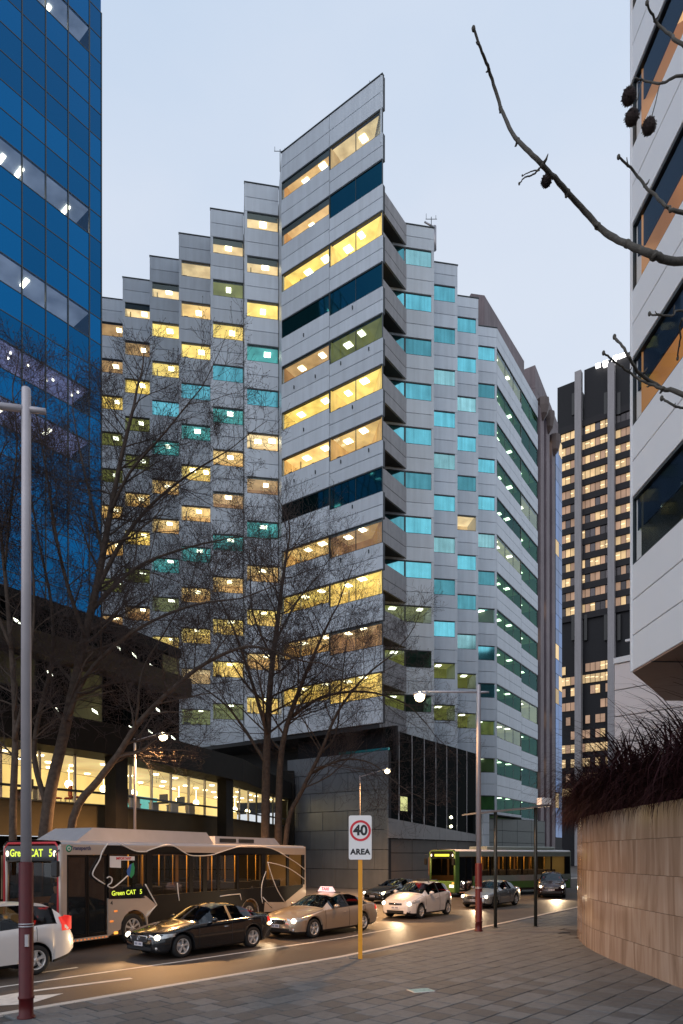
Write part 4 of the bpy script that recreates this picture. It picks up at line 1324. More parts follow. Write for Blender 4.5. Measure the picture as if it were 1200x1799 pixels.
M['grass'] = mat('purple_grass', (0.034, 0.010, 0.012), 0.8, nscale=2.0, namt=0.5, spec=0.15)
mb = MB(); rg = random.Random(21)
def blade(mb, base, az, lean, L, w, droop, n=6, w0=None):
    p = Vector(base); el = R(90)-lean; pts = [p.copy()]
    for i in range(n):
        d = Vector((math.cos(az)*math.cos(el), math.sin(az)*math.cos(el), math.sin(el)))
        p = p + d*(L/n); pts.append(p.copy()); el = max(el-droop/n*(0.6+0.8*i/n), -1.45)
    side = Vector((-math.sin(az), math.cos(az), 0))
    vs = []; fs = []
    for i, q in enumerate(pts):
        ww = w*(1-(i/n)**1.6)*(0.6+0.4*min(1, i/1.5)) if i < n else 0.001
        vs += [q-side*ww/2, q+side*ww/2]
    for i in range(n): fs.append((2*i, 2*i+1, 2*i+3, 2*i+2))
    mb.add(vs, fs)
s_lo = next(arc[i] for i in range(len(wc)) if wc[i].y > 9.5)
for i in range(300):
    s = s_lo + (arc[-1]-0.3-s_lo)*rg.random()
    inset = 0.12+abs(rg.gauss(0, 0.55))
    q = wat(s) - wnorm(s)*inset
    base = (q.x, q.y, WTOP-0.15+min(0.55, inset*0.55)*rg.uniform(0.5,1.1))
    naz = math.atan2(wnorm(s).y, wnorm(s).x)
    nb = rg.randrange(14, 24); cl = rg.uniform(0.55, 1.2)
    for b in range(nb):
        az = naz + rg.gauss(0, 2.2 if inset > 0.45 else 1.0)
        L = cl*rg.uniform(1.5, 3.2)
        blade(mb, (base[0]+rg.uniform(-.1,.1), base[1]+rg.uniform(-.1,.1), base[2]), az, R(rg.uniform(2, 36)), L, rg.uniform(0.026,0.055), R(rg.uniform(90,215)))
for i in range(2600):
    s = s_lo + (arc[-1]-0.2-s_lo)*rg.random()
    tuft = 0.5+0.5*math.sin(s*5.1+2*math.sin(s*1.7)); q = wat(s) - wnorm(s)*rg.uniform(0.03, 0.45)
    blade(mb, (q.x, q.y, WTOP-0.06), math.atan2(wnorm(s).y, wnorm(s).x)+rg.gauss(0, 0.75), R(rg.uniform(18, 62)), rg.uniform(0.7, 1.25)+0.65*tuft*rg.random(), rg.uniform(0.018,0.042), R(rg.uniform(120,200)), n=7)
for i in range(260):
    s = s_lo + (arc[-1]-0.3-s_lo)*rg.random(); q = wat(s) - wnorm(s)*rg.uniform(0.1, 1.3)
    az = math.atan2(wnorm(s).y, wnorm(s).x)+rg.gauss(0, 1.6)
    blade(mb, (q.x, q.y, WTOP-0.1), az, R(rg.uniform(2, 22)), rg.uniform(1.7, 2.7), rg.uniform(0.045,0.080), R(rg.uniform(60,140)))
for (px, py0, py1, Y) in ((1110,1380,1270,15.5),(1148,1375,1258,14.8)):
    b0 = P(px+ (18 if px > 1140 else 0),py0,Y)
    for k in range(3):
        blade(mb, (b0.x+0.25*0+0.02*k, b0.y, b0.z-0.5), R(180 if px > 1140 else 95), R(14 if px > 1140 else 2)+0.03*k, 1.95-0.25*k, 0.06, R(6))
wput('ornamental_grass', mb, M['grass'], kind='stuff', label='dark purple ornamental grass arching over the stone planter', cat='grass')

# ------------------------------------------------------------------ lamp posts, sign, shelter posts
M['pole'] = mat('grey_pole', (0.45, 0.42, 0.45), 0.45, metal=0.3, namt=0.06, nscale=4)
M['maroon'] = mat('maroon_pole_paint', (0.075, 0.006, 0.007), 0.4, namt=0.15, nscale=6, spec=0.3)
M['street_lamp'] = emat('street_lamp_globe', (1.0, 0.80, 0.46), 16, mis=False)
M['yellow_post'] = mat('orange_yellow_post', (0.78, 0.32, 0.015), 0.45, namt=0.05)
def lamp_light(name, loc, w, col=(1.0,0.52,0.20), r=0.3):
    d = bpy.data.lights.new(name, 'SPOT'); d.energy = w; d.color = col; d.shadow_soft_size = r; d.spot_size = R(150); d.spot_blend = 0.5
    o = bpy.data.objects.new(name, d); COL.objects.link(o); o.location = loc; return o
def lamp_post(label, base, H, r_lo, r_hi, z_sp, arms, lamp=None, maroon=True, power=0):
    t = thing('lamp_post', label, 'lamp post', base)
    mb = MB(); mb.lathe([(0.0,z_sp-0.02),(r_hi,z_sp-0.02),(r_hi*0.86,H-0.03),(r_hi*0.80,H),(0,H)], 20, smooth=True); lput('pole', mb, M['pole'], t)
    mb = MB(); mb.lathe([(r_lo*1.25,0),(r_lo*1.25,0.03),(r_lo,0.05),(r_lo,0.30),(r_lo*1.12,0.31),(r_lo*1.12,0.34),(r_lo,0.35),(r_lo,z_sp),(r_hi,z_sp+0.02)], 20)
    lo = lput('pole_base', mb, M['maroon'] if maroon else M['pole'], t)
    if maroon:
        mb = MB()
        for z in (1.45, 1.49): mb.lathe([(r_lo+0.003,z),(r_lo+0.006,z),(r_lo+0.006,z+0.022),(r_lo+0.003,z+0.022)], 20)
        lput('strap', mb, M['steel'], lo)
        mb = MB(); mb.box(r_lo*0.3, r_lo*0.8, -r_lo-0.012, -r_lo*0.8, 1.15, 1.34); lput('tag', mb, M['steel'], lo)
    for (dx, dy, z, rr, dz) in arms:
        mb = MB(); u = Vector((dx, dy, 0)); mb.tube([Vector((0,0,z)), Vector((dx*.5,dy*.5,z+dz*.5)), Vector((dx,dy,z+dz))], [rr, rr*.92, rr*.85], 12); lput('arm', mb, M['pole'], t)
    if lamp:
        dx, dy, z = lamp
        mb = MB(); mb.bbox(dx-0.22,dx+0.22,dy-0.14,dy+0.14,z+0.06,z+0.16,0.03); h = lput('lamp_head', mb, M['pole'], t)
        mb = MB(); mb.sphere((dx,dy,z+0.02),0.17,16,10); lput('globe', mb, M['street_lamp'], h)
        lamp_light('street_lamp_light', Vector(base)+Vector((dx,dy,z-0.22)), power)
    return t
b = G(46,1788,PAV)
lamp_post('tall grey lamp post with maroon lower half at the left kerb by the turn arrow', b, 10.05, 0.110, 0.082, 2.62-PAV, [(-2.2,-0.6,9.72,0.055,-0.10),(0.28,0.08,9.72,0.055,0.01)])
b = G(841,1636,PAV)
lamp_post('grey lamp post with maroon base and lit arm beside the slim black posts', b, 8.4, 0.118, 0.080, 2.45-PAV, [(-1.9,0.1,8.15,0.04,0.05),(0.35,0,8.15,0.04,0.0)], lamp=(-2.0,0.1,8.05-PAV+0.1), power=2000)
b = P(237,1502,27.0); b.z = 0.15
lamp_post('thin pale lamp post behind the bus with a bright lamp before the podium', b, 7.2, 0.06, 0.055, 2.5, [(1.12,0,7.1,0.03,0.35)], lamp=(1.12,0,7.25), maroon=False, power=6500)
b = P(632,1502,42.0); b.z = 0.15
lamp_post('thin distant lamp post showing above the speed sign with a small bright lamp', b, 7.5, 0.06, 0.05, 2.5, [(1.65,0,7.4,0.03,0.5)], lamp=(1.7,0,7.75), maroon=False, power=6000)

def text_mesh(name, body, size, mats, align='CENTER', extr=0.002, bold=0.0, spacing=1.0):
    cu = bpy.data.curves.new(name, 'FONT'); cu.body = body; cu.size = size; cu.align_x = align; cu.align_y = 'CENTER'
    cu.extrude = extr; cu.offset = bold; cu.space_character = spacing; cu.resolution_u = 3
    o = bpy.data.objects.new(name, cu); COL.objects.link(o)
    dg = bpy.context.evaluated_depsgraph_get(); dg.update()
    me = bpy.data.meshes.new_from_object(o.evaluated_get(dg)); me.name = name
    bpy.data.objects.remove(o); bpy.data.curves.remove(cu)
    me.materials.clear(); me.materials.append(mats); return me
def ring_mesh(name, r0, r1, m, n=48, d=0.004):
    mb = MB(); vs = []; fs = []
    for k in range(n):
        a = 2*math.pi*k/n
        for r in (r0, r1):
            vs += [(r*math.cos(a), r*math.sin(a), 0), (r*math.cos(a), r*math.sin(a), d)]
    for k in range(n):
        i, j = 4*k, 4*((k+1)%n)
        fs += [(i+1,i+3,j+3,j+1), (i,i+1,j+1,j), (i+3,i+2,j+2,j+3)]
    mb.add(vs, fs); return mb.mesh(name, m)
M['sign_white'] = mat('sign_white', (0.78,0.75,0.74), 0.4)
M['sign_red'] = mat('sign_red', (0.62,0.012,0.03), 0.4)
M['sign_black'] = mat('sign_black', (0.012,0.012,0.014), 0.5)
b = G(633,1685,PAV)
sg = thing('speed_sign', 'white 40 AREA speed sign with red ring on an orange yellow post', 'road sign', b, rz=R(-4))
mb = MB(); mb.bbox(-0.052,0.052,-0.03,0.03,0,3.25,0.01); lput('post', mb, M['yellow_post'], sg)
px2m = b.y/1200
zc_ = EYE+(1502-1471.5)*px2m - PAV
mb = MB(); W_, H2 = 0.57, 1.10; r_c = 0.05
pts = []
for (cx, cz, a0) in ((W_/2-r_c,H2/2-r_c,0),(-W_/2+r_c,H2/2-r_c,90),(-W_/2+r_c,-H2/2+r_c,180),(W_/2-r_c,-H2/2+r_c,270)):
    for k in range(5):
        a = R(a0+22.5*k); pts.append((cx+r_c*math.cos(a), cz+r_c*math.sin(a)))
n = len(pts)
mb.add([(x,-0.045,z+zc_) for x,z in pts]+[(x,-0.033,z+zc_) for x,z in pts], [tuple(range(n))[::-1], tuple(range(n,2*n))]+[(i,(i+1)%n,n+(i+1)%n,n+i) for i in range(n)])
pnl = lput('sign_plate', mb, M['sign_white'], sg)
up = Matrix.Rotation(R(90),4,'X')
base_mw = WM[sg.name]
put('red_ring', ring_mesh('red_ring', 0.205, 0.262, M['sign_red']), pnl, base_mw @ Matrix.Translation((0.005,-0.046,zc_+0.17)) @ up)
put('numerals', text_mesh('numerals', '40', 0.35, M['sign_black'], bold=0.013), pnl, base_mw @ Matrix.Translation((0.005,-0.047,zc_+0.17)) @ up)
put('word', text_mesh('word', 'AREA', 0.19, M['sign_black'], bold=0.009, spacing=1.06), pnl, base_mw @ Matrix.Translation((0.0,-0.047,zc_-0.36)) @ up)
mb = MB(); mb.box(-0.1,0.1,-0.033,-0.02,zc_+0.2,zc_+0.24); mb.box(-0.1,0.1,-0.033,-0.02,zc_-0.3,zc_-0.26); lput('bracket', mb, M['steel'], sg)

# two black posts carrying a thin flat canopy beside the kerb
M['black_post'] = mat('black_post', (0.018,0.022,0.020), 0.35)
c0, c1 = G(870.5,1630,PAV), G(941,1628,PAV)
zt1 = EYE+(1502-1427)/1200*c0.y; zt2 = EYE+(1502-1417)/1200*c1.y
sh = thing('canopy_frame', 'two slim black posts joined by a thin flat canopy on the pavement', 'shelter', ((c0.x+c1.x)/2,(c0.y+c1.y)/2,PAV))
for c, zt in ((c0,zt1),(c1,zt2)):
    mb = MB(); mb.tube([(c.x,c.y,PAV),(c.x,c.y,zt)], 0.062, 12); mb.lathe([(0.11,PAV+0.0),(0.11,PAV+0.015),(0.06,PAV+0.02)],12,'z',(c.x,c.y,0)); wput('post', mb, M['black_post'], sh)
cu_ = (c1-c0); cu_.z = 0; cu_.normalize()
a = c0.xy - cu_.xy*0.62; b_ = c1.xy + cu_.xy*0.55; nn = Vector((-cu_.y, cu_.x))
za = zt1-0.05; zb_ = zt2+0.02
mb = MB(); mb.prism([tuple(a-nn*0.1), tuple(b_-nn*0.1), tuple(b_+nn*1.5), tuple(a+nn*1.5)], [za, zb_, zb_, za], [za+0.05, zb_+0.05, zb_+0.05, za+0.05])
wput('roof', mb, M['steel'], sh)
mb = MB(); mb.prism([tuple(b_-cu_.xy*0.38-nn*0.13), tuple(b_-nn*0.13), tuple(b_+nn*0.2), tuple(b_-cu_.xy*0.38+nn*0.2)], zb_-0.0+0.055, zb_+0.30)
wput('end_box', mb, M['white_panel'], sh)

# glass ground light and covers in the paving
q = G(740,1740,PAV+0.004)
t = thing('pavement_light', 'pale green glass light set flush in the pavement', 'ground light', (q.x,q.y,PAV), rz=R(20))
mb = MB(); mb.bbox(-0.235,0.235,-0.17,0.17,-0.02,0.006,0.006); lput('frame', mb, M['steel'], t)
mb = MB(); mb.bbox(-0.215,0.215,-0.15,0.15,-0.01,0.010,0.004); lput('glass', mb, mat('ground_glass', (0.50,0.66,0.60), 0.15, namt=0.25, nscale=14), t)
q = G(668,1676,PAV)
t = thing('service_cover', 'dark recessed service cover in the paving beside the speed sign post', 'cover', (q.x,q.y,PAV), rz=math.atan2(KP[3].y-KP[2].y, KP[3].x-KP[2].x))
mb = MB(); mb.bbox(-1.0,1.0,-0.36,0.30,-0.03,0.006,0.006); lput('frame', mb, M['paver2'], t)
mb = MB(); mb.bbox(-0.85,0.85,-0.26,0.2,-0.02,0.009,0.004); lput('lid', mb, M['asphalt'], t)
q = G(930,1634,PAV)
t = thing('service_cover', 'pale flush cover slab in the paving around the slim black posts', 'cover', (q.x-0.2,q.y-0.5,PAV), rz=R(10))
mb = MB(); mb.bbox(-1.5,1.4,-0.3,0.35,-0.03,0.007,0.006); lput('lid', mb, M['far_paving'], t)

# ------------------------------------------------------------------ bare plane trees
M['bark'] = mat('bark_brown', (0.065, 0.045, 0.034), 0.9, nscale=7, namt=0.45, bump=0.5, bscale=30)
M['bark_pale'] = mat('bark_pale', (0.15, 0.115, 0.085), 0.85, nscale=5, namt=0.5, bump=0.5, bscale=30)
M['twig'] = mat('twig', (0.046, 0.031, 0.028), 0.9)
def rvec(r): return Vector((r.gauss(0,1), r.gauss(0,1), r.gauss(0,1)))
def grow(out, p, d, L, r0, lvl, r, kids, maxl, up=0.18, spread=0.75):
    n = 5 if lvl <= 2 else (4 if lvl == 3 else 3)
    pts = [p.copy()]; dd = d.normalized(); q = p.copy()
    for i in range(n):
        dd = (dd + rvec(r)*0.13 + Vector((0,0,up*(0.6 if lvl < 2 else 1.0)/n*2))).normalized()
        q = q + dd*(L/n); pts.append(q.copy())
    r1 = r0*0.42 if lvl < maxl else r0*0.7
    out[min(lvl, 4)].tube(pts, [r0+(r1-r0)*i/n for i in range(n+1)], 6 if lvl <= 1 else (4 if lvl == 2 else 3), caps=False)
    if lvl >= maxl:
        if r.random() < 0.45:
            b = pts[-1]; e = 0.016
            out[4].tube([b, b+dd*0.035], [e, 0.004], 4, caps=False)
        return
    k = kids[lvl]
    for i in range(k):
        t = 0.22 + 0.78*(i+r.random())/k
        x = t*n; j = min(n-1, int(x)); c = pts[j].lerp(pts[j+1], x-j)
        ax = (pts[j+1]-pts[j]).normalized()
        s = rvec(r); s = (s - ax*s.dot(ax)).normalized()
        nd = (ax*(1-spread*0.45) + s*spread).normalized()
        rr = (r0+(r1-r0)*t)
        grow(out, c, nd, L*(0.52+0.22*r.random())*(1.12-0.45*t), max(0.0052, rr*0.52), lvl+1, r, kids, maxl, up, spread)
def tree(label, base, limbs, Y, seed, kids, maxl=4, depth=2.0, bark='bark', Lk=2.6, group=None, nkid=11):
    r = random.Random(seed)
    t = thing('plane_tree', label, 'tree', base, group=group)
    mbt = MB(); L = Matrix.Translation(-Vector(base))
    lv = {1: MB(), 2: MB(), 3: MB(), 4: MB()}
    for li, (pp, r0, r1, dd0, dd1, start) in enumerate(limbs):
        n = len(pp)
        pts = [P(px, py, Y + dd0 + (dd1-dd0)*i/(n-1)) for i, (px, py) in enumerate(pp)]
        if li == 0 or start == 'g': pts[0].z = 0.12
        fine = catmull(pts, 4)
        rad = [r0+(r1-r0)*(i/(len(fine)-1))**0.85 for i in range(len(fine))]
        mb = MB() if li else mbt
        mb.tube(fine, rad, 9)
        if li: wput('branch' if start != 'g' else 'stem', mb, M[bark], t)
        tot = sum((b-a).length for a, b in zip(fine[:-1], fine[1:]))
        nk = max(4, int(tot*nkid/10))
        for i in range(nk):
            tt = (0.30 if start in ('g',) or li == 0 else 0.12) + (0.88 if start != 'g' else .7)*(i+r.random())/nk
            tt = min(0.995, tt); x = tt*(len(fine)-1); j = min(len(fine)-2, int(x)); c = fine[j].lerp(fine[j+1], x-j)
            ax = (fine[j+1]-fine[j]).normalized(); s = rvec(r); s = (s-ax*s.dot(ax)).normalized()
            nd = (ax*0.62 + s*0.8).normalized()
            grow(lv, c, nd, Lk*(0.65+0.6*r.random())*(1.15-0.45*tt), max(0.012, rad[j]*0.36), 1, r, kids, maxl)
        # leader goes on as twigs
        grow(lv, fine[-1], (fine[-1]-fine[-3]).normalized(), Lk*0.8, r1, 1, r, kids, maxl)
    wput('trunk', mbt, M[bark], t)
    wput('boughs', lv[1], M[bark], t)
    for k in (2,): wput('small_branches', lv[k], M['twig'], t)
    tw = lv[3]; b0 = len(tw.v); tw.add(lv[4].v, lv[4].f, 0, True)
    wput('twigs', tw, M['twig'], t, kind='stuff')
    return t
KID = {1: 7, 2: 6, 3: 4, 4: 0}
b = P(66,1502,24.6); b.z = 0.12
tree('large bare plane tree with several leaning stems behind the front of the bus', b, [
 ([(66,1600),(84,1420),(112,1290),(142,1150),(172,1020),(192,910),(214,800),(236,710)], .26, .05, 0, 0.6, 'g'),
 ([(112,1600),(128,1440),(172,1372),(208,1325),(242,1272),(300,1213),(362,1165),(435,1136),(500,1150)], .17, .035, 0.4, -1.0, 'g'),
 ([(84,1420),(60,1330),(72,1240),(92,1160),(90,1060),(70,960),(52,860)], .11, .03, 0, 1.0, 'b'),
 ([(118,1265),(150,1190),(205,1132),(270,1090),(345,1062),(420,1052)], .10, .025, 0, -1.2, 'b'),
 ([(168,1040),(215,950),(268,885),(330,835),(395,795)], .10, .022, 0.3, 1.5, 'b'),
 ([(150,1120),(122,1040),(100,950),(85,850),(70,760)], .09, .02, 0.2, -1.4, 'b'),
 ([(194,900),(228,830),(285,765),(338,700)], .07, .02, 0.4, -0.5, 'b'),
 ([(160,1075),(235,1000),(320,965),(405,945)], .08, .02, 0.3, 0.2, 'b'),
 ([(182,980),(160,880),(140,790),(128,720)], .07, .02, 0.3, 1.6, 'b'),
 ([(240,1275),(250,1180),(290,1110),(330,1040)], .05, .018, 0.0, 0.9, 'b'),
], 24.6, 3, KID, depth=2.0, Lk=2.7, nkid=16)
b = P(20,1502,23.0); b.z = 0.12
tree('dark bare plane tree half hidden by the tall lamp post at the far left', b, [
 ([(22,1600),(23,1420),(27,1270),(18,1120),(6,980),(-8,850)], .15, .04, 0, 0.5, 'g'),
 ([(25,1300),(50,1180),(60,1060),(52,930),(40,820)], .07, .02, 0, 0.8, 'b'),
 ([(20,1140),(-20,1040),(-60,930)], .07, .02, 0, -0.8, 'b'),
 ([(8,1000),(20,880),(30,780),(22,690)], .05, .02, 0.3, 0.3, 'b'),
], 23.0, 11, KID, Lk=2.2, nkid=15)
b = P(475,1502,33.5); b.z = 0.12
tree('bare plane tree with upright twin stems in front of the dark base wall', b, [
 ([(466,1600),(467,1400),(470,1290),(476,1190),(488,1090),(498,1010),(506,960)], .26, .05, 0, 0.3, 'g'),
 ([(488,1600),(490,1400),(498,1300),(525,1215),(556,1140),(584,1080)], .22, .04, 0.5, -0.6, 'g'),
 ([(496,1600),(505,1450),(530,1390),(562,1325),(594,1250),(640,1190),(690,1150)], .15, .03, 0.6, -1.5, 'g'),
 ([(467,1340),(432,1285),(398,1240),(352,1205)], .10, .025, 0, 1.5, 'b'),
 ([(512,1260),(565,1225),(640,1215),(710,1235),(752,1275)], .10, .02, 0.2, 1.2, 'b'),
 ([(470,1290),(440,1190),(412,1110),(385,1050)], .11, .03, 0, -1.0, 'b'),
 ([(545,1360),(600,1335),(650,1340),(690,1370)], .07, .02, 0.4, -2.0, 'b'),
 ([(482,1130),(520,1060),(560,1010)], .07, .02, 0.1, 1.5, 'b'),
 ([(480,1160),(445,1080),(440,1010)], .07, .02, 0.1, -1.2, 'b'),
 ([(560,1325),(590,1290),(600,1200),(610,1120)], .07, .02, 0.4, 1.2, 'b'),
], 33.5, 5, KID, Lk=3.3, nkid=12)

# near tree whose boughs reach in from the right edge
b = Vector((5.2, 5.0, PAV))
nt = thing('plane_tree', 'near bare branch with round seed balls reaching in at the upper right', 'tree', b)
mb = MB(); mb.tube([(5.2,5,PAV),(5.23,5.02,3),(5.17,5.05,6),(5.3,5.1,9),(5.25,5.2,12)],[.17,.14,.12,.09,.05],10); wput('trunk', mb, M['bark'], nt)
M['bough'] = mat('bough_bark', (0.075,0.066,0.055), 0.8, nscale=30, namt=0.35, bump=0.4, bscale=120)
def bough(pp, Y, r0, r1, knots=True, seed=1, root=None):
    r = random.Random(seed)
    pts = [P(px, py, Y + 0.15*math.sin(i*1.3+seed)) for i, (px, py) in enumerate(pp)]
    if root: pts = [Vector(root)] + pts
    fine = catmull(pts, 6); n = len(fine)
    fine = [p + rvec(r)*0.0022 for p in fine]
    rad = [max(r1, (r0+(r1-r0)*(i/(n-1))**0.7))*(1+0.10*r.random()) for i in range(n)]
    mb = MB(); mb.tube(fine, rad, 9)
    if knots:
        for i in range(4, n-1, 7):
            d = rvec(r); d = (d-(fine[i+1]-fine[i]).normalized()*d.dot((fine[i+1]-fine[i]).normalized())).normalized()
            L = r.uniform(0.012, 0.04); c = fine[i]
            mb.tube([c, c+d*(rad[i]+L*.5), c+d*(rad[i]+L)+Vector((0,0,L*.5))], [rad[i]*0.8, rad[i]*0.55, 0.003], 6)
            mb.sphere(c, rad[i]*1.28, 8, 6)
    mb.sphere(fine[-1], r1*2.0, 8, 6, sc=(1,1,1.5))
    return wput('bough', mb, M['bough'], nt), fine
bough([(1330,452),(1200,459),(1150,449),(1110,432),(1065,409),(1020,363),(975,313),(942,278),(905,240),(880,190),(862,130),(846,90),(832,50)], 5.0, .034, .0075, seed=2, root=(5.20,5.05,7.0))
bough([(1330,420),(1200,374),(1176,366),(1138,332),(1112,300),(1087,276)], 5.2, .020, .007, seed=3, root=(5.20,5.05,6.9))
bough([(1330,150),(1197,78),(1180,62),(1154,40),(1137,4)], 5.1, .018, .007, seed=4, root=(5.20,5.08,8.1))
bough([(1330,760),(1200,692),(1165,683),(1130,662),(1112,640),(1096,612),(1079,591)], 5.0, .022, .007, seed=5, root=(5.20,5.05,5.6))
bough([(1165,683),(1130,670),(1100,650),(1078,634),(1060,620)], 5.02, .010, .006, seed=6)
bough([(1330,560),(1200,546),(1182,554),(1160,554),(1142,552)], 5.1, .010, .006, seed=7, root=(5.20,5.05,6.2))
bough([(1330,730),(1210,718),(1185,712),(1163,699)], 5.1, .011, .007, seed=8, root=(5.20,5.05,5.7))
bough([(1330,640),(1230,620),(1200,560),(1194,600),(1190,630)], 4.9, .009, .005, seed=9, root=(5.20,5.05,5.9))
bough([(1330,130),(1200,132),(1164,146),(1130,141),(1115,137),(1108,150)], 5.0, .014, .004, knots=True, seed=10, root=(5.20,5.08,8.2))
bough([(948,296),(938,305),(922,312),(912,322)], 5.0, .007, .004, knots=False, seed=12)
bough([(948,298),(930,302),(917,310)], 5.0, .005, .003, knots=False, seed=13)
M['seed_ball'] = mat('seed_ball', (0.035,0.020,0.018), 0.95, nscale=90, namt=0.5, bump=1.0, bscale=160)
for (px, py, rr, top) in ((1105,169,.054,(1112,142)),(1110,206,.052,(1128,142)),(1140,222,.052,(1158,152)),(960,318,.040,(952,296))):
    c = P(px,py,5.0); mb = MB(); mb.sphere(c, rr, 14, 10, sc=(.92,.92,1.06))
    r = random.Random(px)
    for k in range(90):
        d = rvec(r).normalized(); mb.tube([c+d*rr*.95, c+d*(rr*1.10)], [0.004,0.0015], 3, caps=False)
    o = wput('seed_ball', mb, M['seed_ball'], nt)
    mb = MB(); tp = P(top[0],top[1],5.0); mb.tube([tp, (tp+c)/2+Vector((0.01,0,0.02)), c], 0.0035, 5); wput('stalk', mb, M['bough'], o)
# ------------------------------------------------------------------ vehicles
def paint(name, col, metal=0.0, rough=0.25):
    return mat(name, col, rough, metal=metal, coat=0.8)
M['car_glass'] = mat('car_glass', (0.012,0.014,0.016), 0.04, spec=0.8)
M['car_pane'] = glass('car_pane', (0.40,0.43,0.43), (0.9,0.95,1.0), base=0.02, ior=1.45)
M['car_seat'] = mat('car_seat', (0.02,0.02,0.022), 0.8)
M['tyre'] = mat('tyre', (0.014,0.014,0.015), 0.8)
M['alloy'] = mat('alloy_rim', (0.60,0.57,0.55), 0.3, metal=0.35)
M['chrome'] = mat('chrome', (0.65,0.65,0.67), 0.12, metal=1.0)
M['trim'] = mat('black_trim', (0.014,0.014,0.016), 0.4)
M['plate'] = mat('number_plate', (0.70,0.68,0.72), 0.4)
M['plate_ink'] = mat('plate_ink', (0.05,0.06,0.14), 0.5)
M['head_on'] = emat('headlight_on', (1.0,0.86,0.62), 9)
M['head_off'] = mat('headlight_glass', (0.55,0.55,0.55), 0.08, metal=0.5)
M['head_dip'] = emat('headlight_dim', (1.0,0.82,0.60), 2.2)
M['tail'] = emat('tail_light', (0.9,0.03,0.02), 0.6, base=(0.4,0.01,0.01))
M['amber'] = emat('amber_light', (1.0,0.40,0.06), 1.6)
M['rear_glow'] = emat('headlight_glow', (1.0,0.66,0.28), 9)

def lin(pts, u):
    if u <= pts[0][0]: return pts[0][1]
    for (a, x), (b, y) in zip(pts[:-1], pts[1:]):
        if u <= b: 
            t = (u-a)/(b-a); return x+(y-x)*t
    return pts[-1][1]
def smo(pts, u, e=0.06):
    return (lin(pts,u-e)+2*lin(pts,u)+lin(pts,u+e))/4

def make_wheel(parent, x, y, r, side, spokes=5, double=True, rimmat='alloy'):
    w = 0.20
    mb = MB()
    s = side
    mb.lathe([(r*0.66,-w/2*s),(r*0.93,-w/2*s),(r,-w*0.36*s),(r,w*0.36*s),(r*0.93,w/2*s),(r*0.68,w/2*s),(r*0.66,w*0.44*s)], 28, 'y', (x,y,r))
    mb.lathe([(0.0,-w*0.2*s),(r*0.66,-w*0.2*s)], 20, 'y', (x,y,r))
    wh = lput('wheel', mb, M['tyre'], parent)
    mb = MB()
    mb.lathe([(r*0.69,w*0.46*s),(r*0.66,w*0.50*s),(r*0.60,w*0.44*s),(r*0.60,-w*0.2*s)], 28, 'y', (x,y,r))
    mb.lathe([(0,w*0.47*s),(r*0.12,w*0.47*s),(r*0.16,w*0.40*s),(r*0.16,w*0.2*s)], 14, 'y', (x,y,r))
    n = spokes
    for k in range(n):
        for dk in ((-0.12,0.12) if double else (0,)):
            a = 2*math.pi*k/n+0.3+dk
            c, sn = math.cos(a), math.sin(a); wd0, wd1 = r*0.050, r*(0.045 if double else 0.085)
            y0, y1 = y+w*0.40*s, y+w*0.46*s
            p = []
            for (rr, wd, yy) in ((r*0.10,wd0,y0),(r*0.62,wd1,y1)):
                for q in (-1,1): p.append((x+c*rr-sn*wd*q, yy, r+sn*rr+c*wd*q))
            for (rr, wd, yy) in ((r*0.10,wd0,y0-0.05*s),(r*0.62,wd1,y1-0.05*s)):
                for q in (-1,1): p.append((x+c*rr-sn*wd*q, yy, r+sn*rr+c*wd*q))
            mb.add(p, [(0,1,3,2),(4,6,7,5),(0,2,6,4),(1,5,7,3)])
    lput('rim', mb, M[rimmat], wh)
    mb = MB(); mb.lathe([(0,w*0.10*s),(r*0.42,w*0.10*s),(r*0.42,w*0.02*s)], 20, 'y', (x,y,r)); lput('brake_disc', mb, M['steel'], wh)
    return wh

